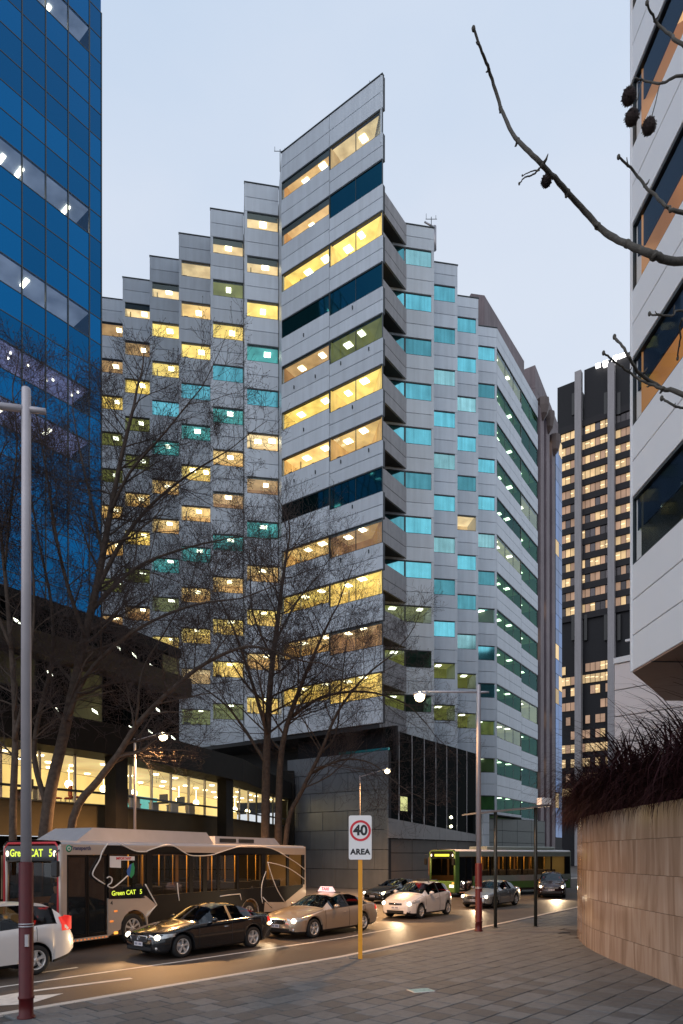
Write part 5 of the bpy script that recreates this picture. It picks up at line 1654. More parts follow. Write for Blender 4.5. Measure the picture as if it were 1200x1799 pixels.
def make_car(name, label, cat, S, paintm, head='head_on', spokes=5, double=True, plate=True, light=0, detail=True):
    L, W, H, wb, fo, r = S['L'], S['W'], S['H'], S['wb'], S['fo'], S['r']
    t = thing(name, label, cat)
    uw = (fo, fo+wb)
    X = lambda u: L/2-u
    us = set([L*i/58 for i in range(59)]) | {0.02,0.05,0.09,0.14,0.2,L-0.02,L-0.06,L-0.12}
    Ra = r+0.065
    for u0 in uw:
        for k in range(-8,9): us.add(round(u0+Ra*math.sin(math.pi/2*k/8), 4))
    for k in ('ws','rw','side','bp'):
        for u in S[k]: us.add(u)
    us = sorted(u for u in us if 0 <= u <= L)
    us2 = [us[0]]
    for u in us[1:]:
        if u-us2[-1] > 0.008: us2.append(u)
    us = us2
    def sec(u):
        hw = smo(S['hw'],u); zt = smo(S['top'],u,0.05); be = smo(S['belt'],u); be = min(be, zt-0.03)
        rh = smo(S['rh'],u); zb = lin(S['bot'],u)
        zl = zb; arch = False
        for u0 in uw:
            d = abs(u-u0)
            if d < Ra: zl = max(zl, r+math.sqrt(max(0,Ra*Ra-d*d))); arch = True
        zl = min(zl, be-0.04)
        rise = zt-be
        z7 = max(be+0.62*rise, zt-0.07)
        tuck = 0.10*max(0.0, 1-(abs(0.42*H/2-0))/1)
        pts = [(0,max(zb,min(zl, r*1.6)) if arch else zb), (hw-0.24, zl), (hw-0.05, zl), (hw-0.004+(0.015 if arch else -0.012), zl+0.03 if arch else zl+0.07),
               (hw, zl+(be-zl)*0.45), (hw-0.008, zl+(be-zl)*0.80), (hw-0.035, be), (min(hw-0.07, hw-0.07), be+min(0.03, rise*0.3)),
               (min(rh,hw-0.08), z7), (rh*0.55, zt-0.012*(1 if rise > 0.2 else 1.6)), (0, zt)]
        return pts
    secs = [sec(u) for u in us]; m = len(secs[0])
    V = []
    for u, s in zip(us, secs):
        for (y, z) in s: V.append((X(u), y, z))
        for (y, z) in s[::-1][1:-1]: V.append((X(u), -y, z))
    R_ = 2*m-2
    parts = {}
    def addf(key, f): parts.setdefault(key, []).append(f)
    for i in range(len(us)-1):
        um = (us[i]+us[i+1])/2
        for j in range(R_):
            j2 = (j+1) % R_
            f = (i*R_+j, (i+1)*R_+j, (i+1)*R_+j2, i*R_+j2)
            jj = j if j < m-1 else R_-1-j                 # mirrored segment index
            sidetag = 'l' if j < m-1 else 'r'
            key = 'body'
            if jj == 7 and S['side'][0] < um < S['side'][1]:
                if S['bp'][0] < um < S['bp'][1]: key = 'pillar'
                else: key = 'side_window_'+sidetag+('f' if um < S['bp'][0] else 'b')
            elif jj in (8,9) and S['ws'][0] < um < S['ws'][1]: key = 'windscreen'
            elif jj in (8,9) and S['rw'][0] < um < S['rw'][1]: key = 'rear_window'
            elif jj in (0,1): key = 'under'
            elif jj == 2 and not any(abs(um-u0) < Ra for u0 in uw): key = 'under'
            addf(key, f)
    addf('body', tuple(range(R_))); addf('body', tuple((len(us)-1)*R_+k for k in range(R_))[::-1])
    for key, fs in parts.items():
        used = sorted({v for f in fs for v in f}); mp = {v:i for i,v in enumerate(used)}
        mb = MB(); mb.add([V[v] for v in used], [tuple(mp[v] for v in f) for f in fs], 0, True)
        nm = {'body':'body','under':'underside','pillar':'door_pillar','windscreen':'windscreen','rear_window':'rear_window'}.get(key, 'side_window')
        mm = {'body':paintm,'under':M['trim'],'pillar':M['trim']}.get(key, M['car_pane'])
        lput(nm, mb, mm, t)
    # cabin
    ui = S['side'][0]+0.55
    for (u_, y_, hw_) in ((ui, 0.36, 0.24), (ui, -0.36, 0.24), (ui+1.0, 0.0, 0.62)):
        zb_s = S['belt'][3][1]-0.35
        mb = MB(); mb.bbox(X(u_+0.25), X(u_-0.2), y_-hw_, y_+hw_, zb_s-0.1, zb_s+0.05, 0.03); mb.bbox(X(u_+0.34), X(u_+0.22), y_-hw_, y_+hw_, zb_s, zb_s+0.52, 0.04)
        mb.bbox(X(u_+0.35), X(u_+0.24), y_-0.13, y_+0.13, zb_s+0.53, zb_s+0.70, 0.04)
        lput('seat', mb, M['car_seat'], t)
    mb = MB(); mb.box(X(S['ws'][0]+0.55), X(S['ws'][0]+0.05), -W/2+0.22, W/2-0.22, 0.5, S['belt'][3][1]-0.04); lput('dashboard', mb, M['car_seat'], t)
    mb = MB(); mb.box(X(L-0.3), X(0.5), -W/2+0.26, W/2-0.26, 0.24, 0.40); lput('cabin_floor', mb, M['black'], t)
    # inside of the wheel wells
    mb = MB()
    for u0 in uw: mb.box(X(u0+Ra*0.9), X(u0-Ra*0.9), -W/2+0.26, W/2-0.26, 0.16, r+0.25)
    lput('wheel_well', mb, M['black'], t)
    for u0 in uw:
        for sd in (1,-1): make_wheel(t, X(u0), sd*(smo(S['hw'],u0)-0.115), r, sd, spokes, double)
    def sp(u, j, side=1, off=0.0):
        s = sec(u); y, z = s[j]; return Vector((X(u), side*(y+off), z))
    # door shut lines and trim
    mb = MB()
    for u in S['doors']:
        for sd in (1,-1):
            pts = [sp(u,j,sd,0.002) for j in (3,4,5,6)]
            mb.tube(pts, 0.006, 4, caps=False)
    u_h = S['ws'][0]-0.12
    mb.tube([sp(u_h,j,1,0.002) for j in (6,7,8,9)]+[sp(u_h,10)+Vector((0,0,0.002))]+[sp(u_h,j,-1,0.002) for j in (9,8,7,6)], 0.006, 4, caps=False)
    for sd in (1,-1):
        mb.tube([sp(S['fo']-Ra*0.98*0+(-Ra)*1.05+0.0,j,sd,0.002) for j in (3,4,5)], 0.005, 4, caps=False)
        mb.tube([sp(0.28+(u_h-0.28)*k/8,7,sd,0.001)+Vector((0,0,0.003)) for k in range(9)], 0.005, 4, caps=False)
    lput('door_gaps', mb, M['black'], t)
    mb = MB()
    for sd in (1,-1):
        mb.tube([sp(S['side'][0]+(S['side'][1]-S['side'][0])*k/12,7,sd,0.006) for k in range(13)], 0.011, 5)
    lput('window_trim', mb, M['chrome'] if S.get('chrome') else M['trim'], t)
    for u in S['handles']:
        for sd in (1,-1):
            p = sp(u,5,sd,0.012); mb = MB(); mb.tube([p+Vector((0.09,0,0)), p, p-Vector((0.09,0,0))], [0.010,0.016,0.010], 6)
            lput('door_handle', mb, paintm if not S.get('chrome') else M['chrome'], t)
    for sd in (1,-1):
        p = sp(S['side'][0]+0.12,7,sd,0.0); mb = MB(); mb.sphere((p.x, p.y+sd*0.12, p.z+0.07), 0.11, 12, 8, sc=(0.75,1.0,0.68)); 
        mb.tube([p, Vector((p.x,p.y+sd*0.08,p.z+0.04))], 0.025, 6); lput('mirror', mb, paintm, t)
    # lamps
    hz = S['hz']
    for sd in (1,-1):
        mb = MB(); vs = []; ua, ub = S['hl']
        n_ = 8
        # patch lifted off the front corner between the belt and the bumper
        for k in range(n_+1):
            u = ua+(ub-ua)*k/n_; s = sec(u)
            f = k/n_
            zlo = hz[0]+(hz[1]-hz[0])*f*0.55; zhi = hz[1]+0.02*f-0.0
            zhi = min(zhi, s[7][1]+0.01)
            def yat(z):
                for a, b in zip(s[3:-1], s[4:]):
                    if a[1] <= z <= b[1] and b[1] > a[1]:
                        q = (z-a[1])/(b[1]-a[1]); return a[0]+(b[0]-a[0])*q
                return s[6][0]
            for z in (zlo, (zlo+zhi)/2, zhi): vs.append(Vector((X(u)+0.006, sd*(yat(z)+0.006), z)))
        fs = []
        for k in range(n_):
            for q in range(2): fs.append((3*k+q, 3*k+3+q, 3*k+4+q, 3*k+1+q))
        b0 = len(vs); s0 = sec(ua)
        # front-facing part
        yi = S['hin']
        for z in (hz[0], (hz[0]+hz[1])/2, hz[1]):
            q = vs[{hz[0]:0,(hz[0]+hz[1])/2:1,hz[1]:2}[z]]
            vs.append(Vector((X(S.get('hlf',0.03))+0.012, sd*yi, z*0.7+0.3*hz[1])))
        for q in range(2): fs.append((q, q+1, b0+q+1, b0+q))
        mb.add(vs, fs, 0, True); h = lput('headlight', mb, M['head_off'], t)
        if head != 'head_off':
            c = sum((vs[k] for k in (0,1,2,3,4,5)), Vector())/6
            mb = MB(); mb.sphere((c.x+0.005, c.y, c.z), S.get('hr',0.10), 12, 8, sc=(0.9,0.75,0.8)); lput('headlight_bulb', mb, M[head], h)
    for sd in (1,-1):
        mb = MB(); u0, u1 = S['tl']; vs = []; s_ = 5
        for k in range(s_+1):
            u = u0+(u1-u0)*k/s_
            for (z) in S['tz']:
                s = sec(u); yy = None
                for a, b in zip(s[3:-1], s[4:]):
                    if a[1] <= z <= b[1] and b[1] > a[1]: yy = a[0]+(b[0]-a[0])*(z-a[1])/(b[1]-a[1]); break
                if yy is None: yy = s[7][0]
                vs.append(Vector((X(u)-0.004, sd*(yy+0.008), z)))
        nn_ = len(S['tz']); fs = []
        for k in range(s_):
            for q in range(nn_-1): fs.append((nn_*k+q, nn_*k+nn_+q, nn_*k+nn_+1+q, nn_*k+1+q))
        mb.add(vs, fs, 0, True); mb.box(-L/2-0.012, -L/2+0.02, sd*S['hw'][-1][1]*0.62-0.13, sd*S['hw'][-1][1]*0.62+0.13, S['tz'][0], S['tz'][-1])
        lput('tail_light', mb, M['tail'], t)
    # grille, intake, plate
    gx = L/2
    gw, g0, g1 = S['grille']
    mb = MB(); mb.bbox(gx-0.06, gx+0.015, -gw/2, gw/2, g0, g1, 0.012); g = lput('grille', mb, M['trim'], t)
    mb = MB()
    for k in range(4):
        z = g0+(g1-g0)*(k+0.6)/4.4; mb.box(gx+0.014, gx+0.021, -gw/2*0.94, gw/2*0.94, z, z+0.012)
    if S.get('chrome') or True:
        mb.tube([(gx+0.016,-gw/2,g1),(gx+0.016,gw/2,g1)],0.011,5); mb.tube([(gx+0.016,-gw/2,g1),(gx+0.016,-gw/2*0.8,g0)],0.011,5); mb.tube([(gx+0.016,gw/2,g1),(gx+0.016,gw/2*0.8,g0)],0.011,5)
    lput('grille_bar', mb, M['chrome'], g)
    ring = MB(); ring.lathe([(0.050,0),(0.062,0),(0.062,0.012),(0.050,0.012),(0.050,0)], 20, 'x', (gx+0.016,0,(g0+g1)/2+0.02)); ring.tube([(gx+0.022,-0.012,(g0+g1)/2+0.055),(gx+0.022,-0.012,(g0+g1)/2-0.005),(gx+0.022,0.035,(g0+g1)/2-0.005)],0.006,4)
    lput('badge', ring, M['chrome'], g)
    iw, i0, i1 = S['intake']
    mb = MB(); mb.bbox(gx-0.05, gx+0.012, -iw/2, iw/2, i0, i1, 0.012); lput('lower_intake', mb, M['trim'], t)
    for sd in (1,-1):
        mb = MB(); mb.sphere((gx-0.10, sd*(S['hw'][1][1]-0.06), (i0+i1)/2+0.02), 0.055, 10, 6, sc=(0.7,1,1)); lput('fog_light', mb, M['head_off'], t)
    if plate:
        pz = S['pz']; mb = MB(); mb.box(gx+0.016, gx+0.028, -0.185, 0.185, pz, pz+0.11); pl_ = lput('number_plate', mb, M['plate'], t)
        mb = MB()
        for k in range(7):
            if k == 3: continue
            mb.box(gx+0.028, gx+0.030, -0.15+k*0.043, -0.15+k*0.043+0.026, pz+0.025, pz+0.085)
        lput('plate_marks', mb, M['plate_ink'], pl_)
    if light:
        d = bpy.data.lights.new('headlight_beam', 'SPOT'); d.energy = light; d.spot_size = R(75); d.spot_blend = 0.7; d.color = (1.0,0.72,0.42); d.shadow_soft_size = 0.1
        o = bpy.data.objects.new('headlight_beam', d); COL.objects.link(o); o.parent = t; o.location = (L/2+0.12, 0.3, hz[1]-0.05)
        o.rotation_euler = Vector((1, 0.05, -0.16)).to_track_quat('-Z','Y').to_euler()
    return t
def heading_mw(alpha, contact, lx, ly, sc=1.0):
    """local x points the way the vehicle faces; (lx, ly) is the local point that stands on contact"""
    h = Vector((-math.sin(alpha), -math.cos(alpha))); l = Vector((-h.y, h.x))
    c = Vector((contact.x, contact.y)) - h*lx*sc - l*ly*sc
    return Matrix(((h.x, l.x, 0, c.x),(h.y, l.y, 0, c.y),(0,0,1,0.004),(0,0,0,1))) @ Matrix.Scale(sc, 4)
def set_root(t, mw):
    t.matrix_basis = mw; WM[t.name] = mw

SED = dict(L=4.58, W=1.80, H=1.43, wb=2.73, fo=0.84, r=0.325,
  top=[(0,.60),(.05,.68),(.2,.75),(.7,.87),(1.40,.965),(2.12,1.345),(2.55,1.425),(3.05,1.405),(3.40,1.325),(3.98,1.085),(4.4,1.06),(4.52,1.02),(4.58,.90)],
  belt=[(0,.54),(.2,.66),(.8,.79),(1.4,.875),(2.6,.91),(3.6,.95),(4.2,.95),(4.5,.88),(4.58,.80)],
  hw=[(0,.58),(.10,.70),(.3,.82),(.7,.885),(1.2,.90),(3.4,.90),(4.1,.86),(4.45,.76),(4.58,.66)],
  rh=[(0,.50),(.4,.66),(1.4,.72),(1.9,.62),(2.5,.555),(3.1,.55),(3.9,.64),(4.58,.60)],
  bot=[(0,.24),(.15,.18),(.6,.17),(4.0,.18),(4.45,.24),(4.58,.34)],
  ws=(1.46,2.14), rw=(3.14,3.94), side=(1.80,3.78), bp=(2.62,2.72), doors=(1.42,2.68,3.55), handles=(2.45,3.42),
  hl=(.10,.62), hz=(.56,.69), hin=.44, tl=(4.25,4.56), tz=(.74,.82,.92), grille=(.78,.46,.64), intake=(1.1,.24,.34), pz=.36, chrome=True)
FAL = dict(SED, L=4.95, W=1.87, H=1.45, wb=2.84, fo=0.93, r=0.325,
  top=[(0,.60),(.05,.68),(.25,.76),(.8,.88),(1.50,.985),(2.25,1.36),(2.7,1.44),(3.25,1.425),(3.65,1.34),(4.25,1.09),(4.7,1.06),(4.88,1.0),(4.95,.88)],
  belt=[(0,.54),(.2,.66),(.9,.80),(1.5,.885),(2.8,.92),(3.9,.95),(4.6,.94),(4.88,.86),(4.95,.78)],
  hw=[(0,.62),(.12,.74),(.35,.86),(.8,.92),(1.3,.935),(3.7,.935),(4.4,.89),(4.8,.80),(4.95,.70)],
  rh=[(0,.52),(.4,.70),(1.5,.75),(2.0,.64),(2.7,.575),(3.3,.57),(4.2,.66),(4.95,.62)],
  bot=[(0,.24),(.15,.19),(.6,.18),(4.4,.19),(4.8,.26),(4.95,.36)],
  ws=(1.55,2.26), rw=(3.36,4.2), side=(1.92,4.05), bp=(2.82,2.92), doors=(1.52,2.87,3.85), handles=(2.62,3.68),
  hl=(.10,.60), hz=(.57,.70), hin=.50, tl=(4.6,4.93), tz=(.74,.82,.92), grille=(.86,.50,.64), intake=(1.2,.24,.36), pz=.38, chrome=False)
HAT = dict(SED, L=3.78, W=1.69, H=1.53, wb=2.46, fo=0.78, r=0.30,
  top=[(0,.62),(.05,.72),(.2,.80),(.6,.93),(1.0,1.02),(1.85,1.46),(2.3,1.53),(3.0,1.50),(3.45,1.40),(3.68,1.10),(3.76,.90),(3.78,.80)],
  belt=[(0,.55),(.2,.68),(.7,.84),(1.1,.93),(2.2,.98),(3.2,1.04),(3.6,1.0),(3.74,.84),(3.78,.74)],
  hw=[(0,.56),(.10,.68),(.3,.78),(.6,.83),(1.0,.845),(3.1,.845),(3.5,.81),(3.72,.74),(3.78,.66)],
  rh=[(0,.48),(.4,.62),(1.0,.68),(1.6,.60),(2.2,.55),(3.1,.54),(3.6,.58),(3.78,.58)],
  bot=[(0,.24),(.15,.18),(.5,.17),(3.3,.18),(3.65,.26),(3.78,.38)],
  ws=(1.10,1.86), rw=(3.46,3.68), side=(1.42,3.30), bp=(2.36,2.46), doors=(1.15,2.40,3.25), handles=(2.15,3.05),
  hl=(.08,.62), hz=(.62,.76), hin=.46, tl=(3.45,3.74), tz=(.80,.94,1.08), grille=(.62,.58,.66), intake=(.8,.24,.36), pz=.42, chrome=False)
SUV = dict(SED, L=4.57, W=1.82, H=1.70, wb=2.62, fo=0.92, r=0.345,
  top=[(0,.75),(.05,.84),(.2,.93),(.7,1.02),(1.25,1.10),(2.0,1.60),(2.5,1.70),(3.4,1.69),(4.0,1.62),(4.3,1.42),(4.48,1.10),(4.55,.95),(4.57,.85)],
  belt=[(0,.66),(.2,.80),(.8,.94),(1.3,1.02),(2.6,1.06),(3.8,1.14),(4.3,1.12),(4.5,.95),(4.57,.80)],
  hw=[(0,.60),(.12,.74),(.35,.86),(.8,.90),(1.2,.91),(3.8,.91),(4.25,.88),(4.48,.80),(4.57,.72)],
  rh=[(0,.52),(.4,.68),(1.3,.74),(1.8,.64),(2.5,.60),(3.5,.59),(4.2,.62),(4.57,.62)],
  bot=[(0,.32),(.15,.25),(.6,.23),(4.0,.24),(4.4,.34),(4.57,.46)],
  ws=(1.30,2.02), rw=(4.02,4.42), side=(1.66,4.08), bp=(2.55,2.65), doors=(1.35,2.60,3.55), handles=(2.4,3.4),
  hl=(.10,.60), hz=(.72,.86), hin=.48, tl=(4.18,4.54), tz=(.98,1.12,1.30), grille=(.9,.62,.74), intake=(1.2,.34,.46), pz=.50, chrome=False)

def drop(t, S, alpha_deg, px, py, which='f', sc=1.0):
    lx = S['L']/2-(S['fo'] if which == 'f' else S['fo']+S['wb']); ly = S['W']/2-0.02
    set_root(t, heading_mw(R(alpha_deg), G(px, py, 0.0), lx, ly, sc))
PB = paint('black_car_paint', (0.008,0.010,0.013), 0.2, 0.16)
PW_ = paint('white_car_paint', (0.66,0.62,0.60), 0.0, 0.3)
PG = paint('champagne_paint', (0.42,0.33,0.25), 0.55, 0.28)
PS = paint('silver_paint', (0.34,0.35,0.36), 0.6, 0.28)
PD_ = paint('dark_red_paint', (0.030,0.012,0.014), 0.2, 0.25)

t = make_car('parked_sedan', 'black sedan with ten spoke wheels waiting beside the bus with a headlight glow added at its rear', 'car', SED, PB, spokes=5, light=260)
t.name = 'black_sedan'; WM[t.name] = WM.get('parked_sedan')
mb = MB(); mb.sphere((-SED['L']/2+0.24, 0.80, 0.70), 0.06, 10, 8); lput('taxi_headlight_glow', mb, M['rear_glow'], t)  # glow added on the sedan, standing for the taxi's far headlight
drop(t, SED, 38.5, 322, 1683, 'f', 0.95)

t = make_car('taxi', 'champagne taxi sedan with a lit TAXI roof sign behind the black sedan', 'taxi', FAL, PG, spokes=5, double=False, light=420)
mb = MB()
vs = [(-.09,-.34,1.45),(.09,-.34,1.45),(.09,.34,1.45),(-.09,.34,1.45),(-.05,-.24,1.63),(.05,-.24,1.63),(.05,.24,1.63),(-.05,.24,1.63)]
mb.add([(x-0.30+0.05,y,z) for x,y,z in vs], [(0,3,2,1),(4,5,6,7),(0,1,5,4),(1,2,6,5),(2,3,7,6),(3,0,4,7)])
sgn = lput('roof_sign', mb, emat('taxi_sign', (1.0,0.72,0.74), 0.85), t)
mb = MB(); mb.box(-0.36,-0.34,-.55,.55,1.42,1.45); lput('roof_rack_bar', mb, M['trim'], t)
tm = text_mesh('sign_word', 'TAXI', 0.15, M['sign_red'], bold=0.004)
put('sign_word', tm, sgn, WM[t.name] @ Matrix.Translation((-0.25+0.078,0,1.545)) @ Matrix.Rotation(R(90),4,'Z') @ Matrix.Rotation(R(90-12),4,'X'))
mb = MB(); mb.box(-0.62,-0.22,0,0.004,-0.05,0.06)
drop(t, FAL, 37, 553, 1648.5, 'f', 0.99)

t = make_car('white_hatchback', 'white five door hatchback with roof bars following the taxi', 'car', HAT, PW_, spokes=6, double=False, light=320)
for u in (1.95, 2.75):
    mb = MB(); z = lin(HAT['top'],u); mb.tube([(HAT['L']/2-u,-.55,z-0.02),(HAT['L']/2-u,-.5,z+0.05),(HAT['L']/2-u,.5,z+0.05),(HAT['L']/2-u,.55,z-0.02)],0.02,6); lput('roof_bar', mb, M['trim'], t)
drop(t, HAT, 35.5, 741, 1614, 'f', 1.03)

t = make_car('silver_sedan', 'silver sedan with headlights on behind the white hatchback', 'car', SED, PS, spokes=5, light=320)
drop(t, SED, 37, 871, 1595.5, 'f', 0.98)

t = make_car('dark_suv', 'dark red four wheel drive with bright headlights turning in at the far right', 'car', SUV, PD_, spokes=5, double=False, light=600)
q = G(969, 1577); set_root(t, heading_mw(R(17), q, SUV['L']/2-0.9, 0.0, 0.96))
t = make_car('white_suv', 'white four wheel drive cut off by the left edge of the picture', 'car', SUV, PW_, spokes=5, light=0, head='head_dip')
drop(t, SUV, 37.5, 64, 1713, 'b', 0.98)
t = make_car('dark_car', 'dark car with bright headlights half hidden behind the white hatchback', 'car', FAL, PB, spokes=5, double=False, light=300)
set_root(t, heading_mw(R(40), G(672, 1588), FAL['L']/2-0.2, 0.6, 0.95))

# ------------------------------------------------------------------ buses
M['bus_beige'] = mat('bus_champagne', (0.50,0.42,0.36), 0.35, metal=0.25, namt=0.03, coat=0.3)
M['bus_wrap'] = mat('bus_wrap_black', (0.008,0.007,0.007), 0.4, spec=0.2)
M['bus_roof'] = mat('bus_roof_silver', (0.42,0.41,0.44), 0.4, metal=0.3, namt=0.05)
M['red_reflection'] = emat('painted_red_reflection', (0.8,0.05,0.06), 0.05, base=(0.45,0.03,0.04))  # red tail-light reflection put into the trim colour with a faint glow
M['vinyl'] = mat('white_vinyl', (0.78,0.72,0.66), 0.5)
M['led'] = emat('led_yellow', (0.78,0.95,0.08), 0.95)
M['bus_in'] = mat('bus_interior', (0.16,0.09,0.05), 0.7)
M['bus_strip'] = emat('bus_ceiling_light', (1.0,0.62,0.22), 1.7)
M['bus_floor'] = mat('bus_floor_dark', (0.05,0.035,0.03), 0.7)
M['grab'] = mat('grab_pole', (0.62,0.36,0.06), 0.35)
M['bus_seat'] = mat('bus_seat', (0.03,0.035,0.07), 0.8)
M['amber_strip'] = emat('door_edge_marker', (1.0,0.30,0.06), 0.7)
def poly_plate(mb, pts, y0, y1, X0, mi=0):
    """flat plate on the near side: pts are (distance from front, height)"""
    n = len(pts); v = [(X0-t_, y0, z) for t_, z in pts] + [(X0-t_, y1, z) for t_, z in pts]
    mb.add(v, [tuple(range(n)), tuple(range(n,2*n))[::-1]] + [(i,(i+1)%n,n+(i+1)%n,n+i) for i in range(n)], mi)
def arch_pts(tc, r, z0, n=9):
    return [(tc-r*math.cos(math.pi*k/(n-1)), max(z0, 0.48+r*math.sin(math.pi*k/(n-1)))) for k in range(n)]

def make_bus(name, label, alpha, N, LEN, side_fn):
    """N: near front corner on the ground; local x forward, +y the near side"""
    X0 = LEN/2; Wd = 1.25
    t = thing(name, label, 'bus')
    set_root(t, heading_mw(alpha, N, X0, Wd))
    return t, X0, Wd
def bus_uv_factory(alpha, N):
    h = Vector((-math.sin(alpha), -math.cos(alpha), 0)); l = Vector((-h.y, h.x, 0)); N3 = Vector((N.x, N.y, 0))
    def uv(px, py):
        r = Vector(((px-600)/1200, 1, (1502-py)/1200)); o = Vector((0,0,EYE))
        k = (N3-o).dot(l)/r.dot(l); p = o+r*k
        return ((p-N3).dot(-h), p.z)
    return uv
def build_bus(t, X0, LEN, Wd, door, wins, rdoor, wheels_t, zb, ztw, RZ, low_mat, cant_mat, pods=True, led_front='Green CAT   5', interior=True):
    x = lambda d: X0-d
    # floor, roof, far side, rear
    mb = MB(); mb.box(-X0+0.1, X0-0.1, -Wd+0.05, Wd-0.08, 0.30, 0.42)
    mb.box(-X0+0.1, X0-2.2, -Wd+0.05, Wd-0.08, 0.42, 0.62); lput('floor', mb, M['bus_floor'], t)
    prof = [(-Wd,RZ-0.14),(-Wd+0.03,RZ-0.05),(-Wd+0.12,RZ),(0,RZ+0.04),(Wd-0.12,RZ),(Wd-0.03,RZ-0.05),(Wd,RZ-0.14)]
    mb = MB(); n = len(prof)
    v = [(X0-0.02,y,z) for y,z in prof]+[(-X0+0.02,y,z) for y,z in prof]+[(X0-0.02,y*0.97,z-0.12) for y,z in prof]+[(-X0+0.02,y*0.97,z-0.12) for y,z in prof]
    f = [(i,i+1,n+i+1,n+i) for i in range(n-1)]+[(2*n+i,3*n+i,3*n+i+1,2*n+i+1) for i in range(n-1)]
    mb.add(v, f, 0, True); lput('roof', mb, M['bus_roof'] if pods else M['sign_white'], t)
    mb = MB(); mb.box(-X0,X0,-Wd,-Wd+0.05,0.3,zb); mb.box(-X0,X0,-Wd,-Wd+0.05,ztw,RZ-0.1)
    for k in range(8): mb.box(-X0+LEN*k/7.0-0.08,-X0+LEN*k/7.0+0.08,-Wd,-Wd+0.05,zb,ztw)
    lput('far_side', mb, M['bus_in'], t)
    mb = MB(); mb.quad((-X0,-Wd+0.02,zb),(X0,-Wd+0.02,zb),(X0,-Wd+0.02,ztw),(-X0,-Wd+0.02,ztw)); lput('far_window', mb, M['car_glass'], t)
    mb = MB(); mb.bbox(-X0, -X0+0.08, -Wd, Wd, 0.3, RZ-0.04, 0.02); lput('rear_panel', mb, cant_mat, t)
    # near side lower panels with wheel arches
    segs = [(0.0, door[0])] if door[0] > 0.05 else []
    lo = MB(); edge = [(door[1], 0.32)]
    for tc in wheels_t:
        edge += arch_pts(tc, 0.56, 0.32)
    edge += [(LEN-0.03, 0.32), (LEN-0.03, zb), (door[1], zb)]
    poly_plate(lo, edge, Wd-0.05, Wd, X0)
    lput('side_panel', lo, low_mat, t)
    mb = MB(); poly_plate(mb, [(0,0.32),(door[0],0.32),(door[0],RZ-0.1),(0,RZ-0.1)], Wd-0.06, Wd, X0); lput('front_pillar', mb, M['bus_beige'] if pods else low_mat, t)
    mb = MB(); poly_plate(mb, [(door[0],ztw+0.02),(LEN-0.03,ztw+0.02),(LEN-0.03,RZ-0.1),(door[0],RZ-0.1)], Wd-0.05, Wd-0.002, X0); lput('cantrail', mb, cant_mat, t)
    # pillars
    ed = [door[1]] + [e for w in wins for e in w] + [LEN-0.03]
    for a, b in zip(ed[0::2], ed[1::2]):
        if b-a > 0.01:
            mb = MB(); poly_plate(mb, [(a,zb),(b,zb),(b,ztw+0.02),(a,ztw+0.02)], Wd-0.06, Wd-0.004, X0); lput('window_pillar', mb, M['bus_wrap'], t)
    for (a, b) in wins:
        mb = MB(); mb.quad((x(a),Wd-0.02,zb),(x(b),Wd-0.02,zb),(x(b),Wd-0.02,ztw+0.02),(x(a),Wd-0.02,ztw+0.02)); lput('side_window', mb, M['pane_dark'], t)
    # front door: two leaves of dark glass
    dm = (door[0]+door[1])/2
    for a, b in ((door[0]+0.03,dm-0.01),(dm+0.01,door[1]-0.03)):
        mb = MB(); poly_plate(mb, [(a,0.40),(b,0.40),(b,ztw),(a,ztw)], Wd-0.07, Wd-0.05, X0); dl = lput('door', mb, M['car_glass'] if pods else M['pane_dark'], t)
        mb = MB()
        for (p, q, r_, s) in ((a,a+0.05,0.38,ztw),(b-0.05,b,0.38,ztw)): poly_plate(mb, [(p,r_),(q,r_),(q,s),(p,s)], Wd-0.08, Wd-0.035, X0)
        poly_plate(mb, [(a,0.38),(b,0.38),(b,0.46),(a,0.46)], Wd-0.08, Wd-0.034, X0); poly_plate(mb, [(a,ztw-0.06),(b,ztw-0.06),(b,ztw+0.01),(a,ztw+0.01)], Wd-0.08, Wd-0.034, X0)
        lput('door_frame', mb, M['bus_wrap'], dl)
        mb = MB(); p = (a+b)/2; mb.tube([(x(a+0.12),Wd-0.10,1.9),(x(b-0.12),Wd-0.10,1.0)],0.016,6); lput('grab_rail', mb, M['amber'] if False else M['grab'], dl)
    mb = MB(); poly_plate(mb, [(door[0],0.28),(door[1],0.28),(door[1],0.37),(door[0],0.37)], Wd-0.04, Wd+0.012, X0); st = lput('door_step', mb, M['bus_beige'], t)
    mb = MB()
    k = door[0]+0.06
    while k < door[1]-0.08:
        poly_plate(mb, [(k,0.30),(k+0.06,0.30),(k+0.06,0.335),(k,0.335)], Wd+0.010, Wd+0.017, X0); k += 0.13
    lput('step_marker', mb, M['amber_strip'], st)
    # wheels
    for tc in wheels_t:
        for sd in (1,-1): make_wheel(t, x(tc), sd*(Wd-0.16), 0.46, sd, 8, False)
    # front
    mb = MB(); mb.bbox(X0-0.06, X0+0.05, -Wd+0.02, Wd-0.02, 0.28, 1.05, 0.05); lput('front_panel', mb, M['bus_beige'] if pods else low_mat, t)
    mb = MB()
    for sd in (1,-1): mb.tube([(X0-0.05,sd*(Wd-0.07),0.32),(X0-0.03,sd*(Wd-0.07),RZ-0.14)],0.075,10)
    lput('corner_post', mb, M['bus_beige'] if pods else low_mat, t)
    mb = MB(); vs = []
    for k in range(9):
        y = (Wd-0.12)*(k/4-1); xx = X0+0.05-0.07*(abs(k/4-1)**2.5)
        vs += [(xx,y,1.06),(xx-0.03,y,RZ-0.62)]
    mb.add(vs, [(2*k,2*k+2,2*k+3,2*k+1) for k in range(8)], 0, True); lput('windscreen', mb, M['pane_dark'], t)
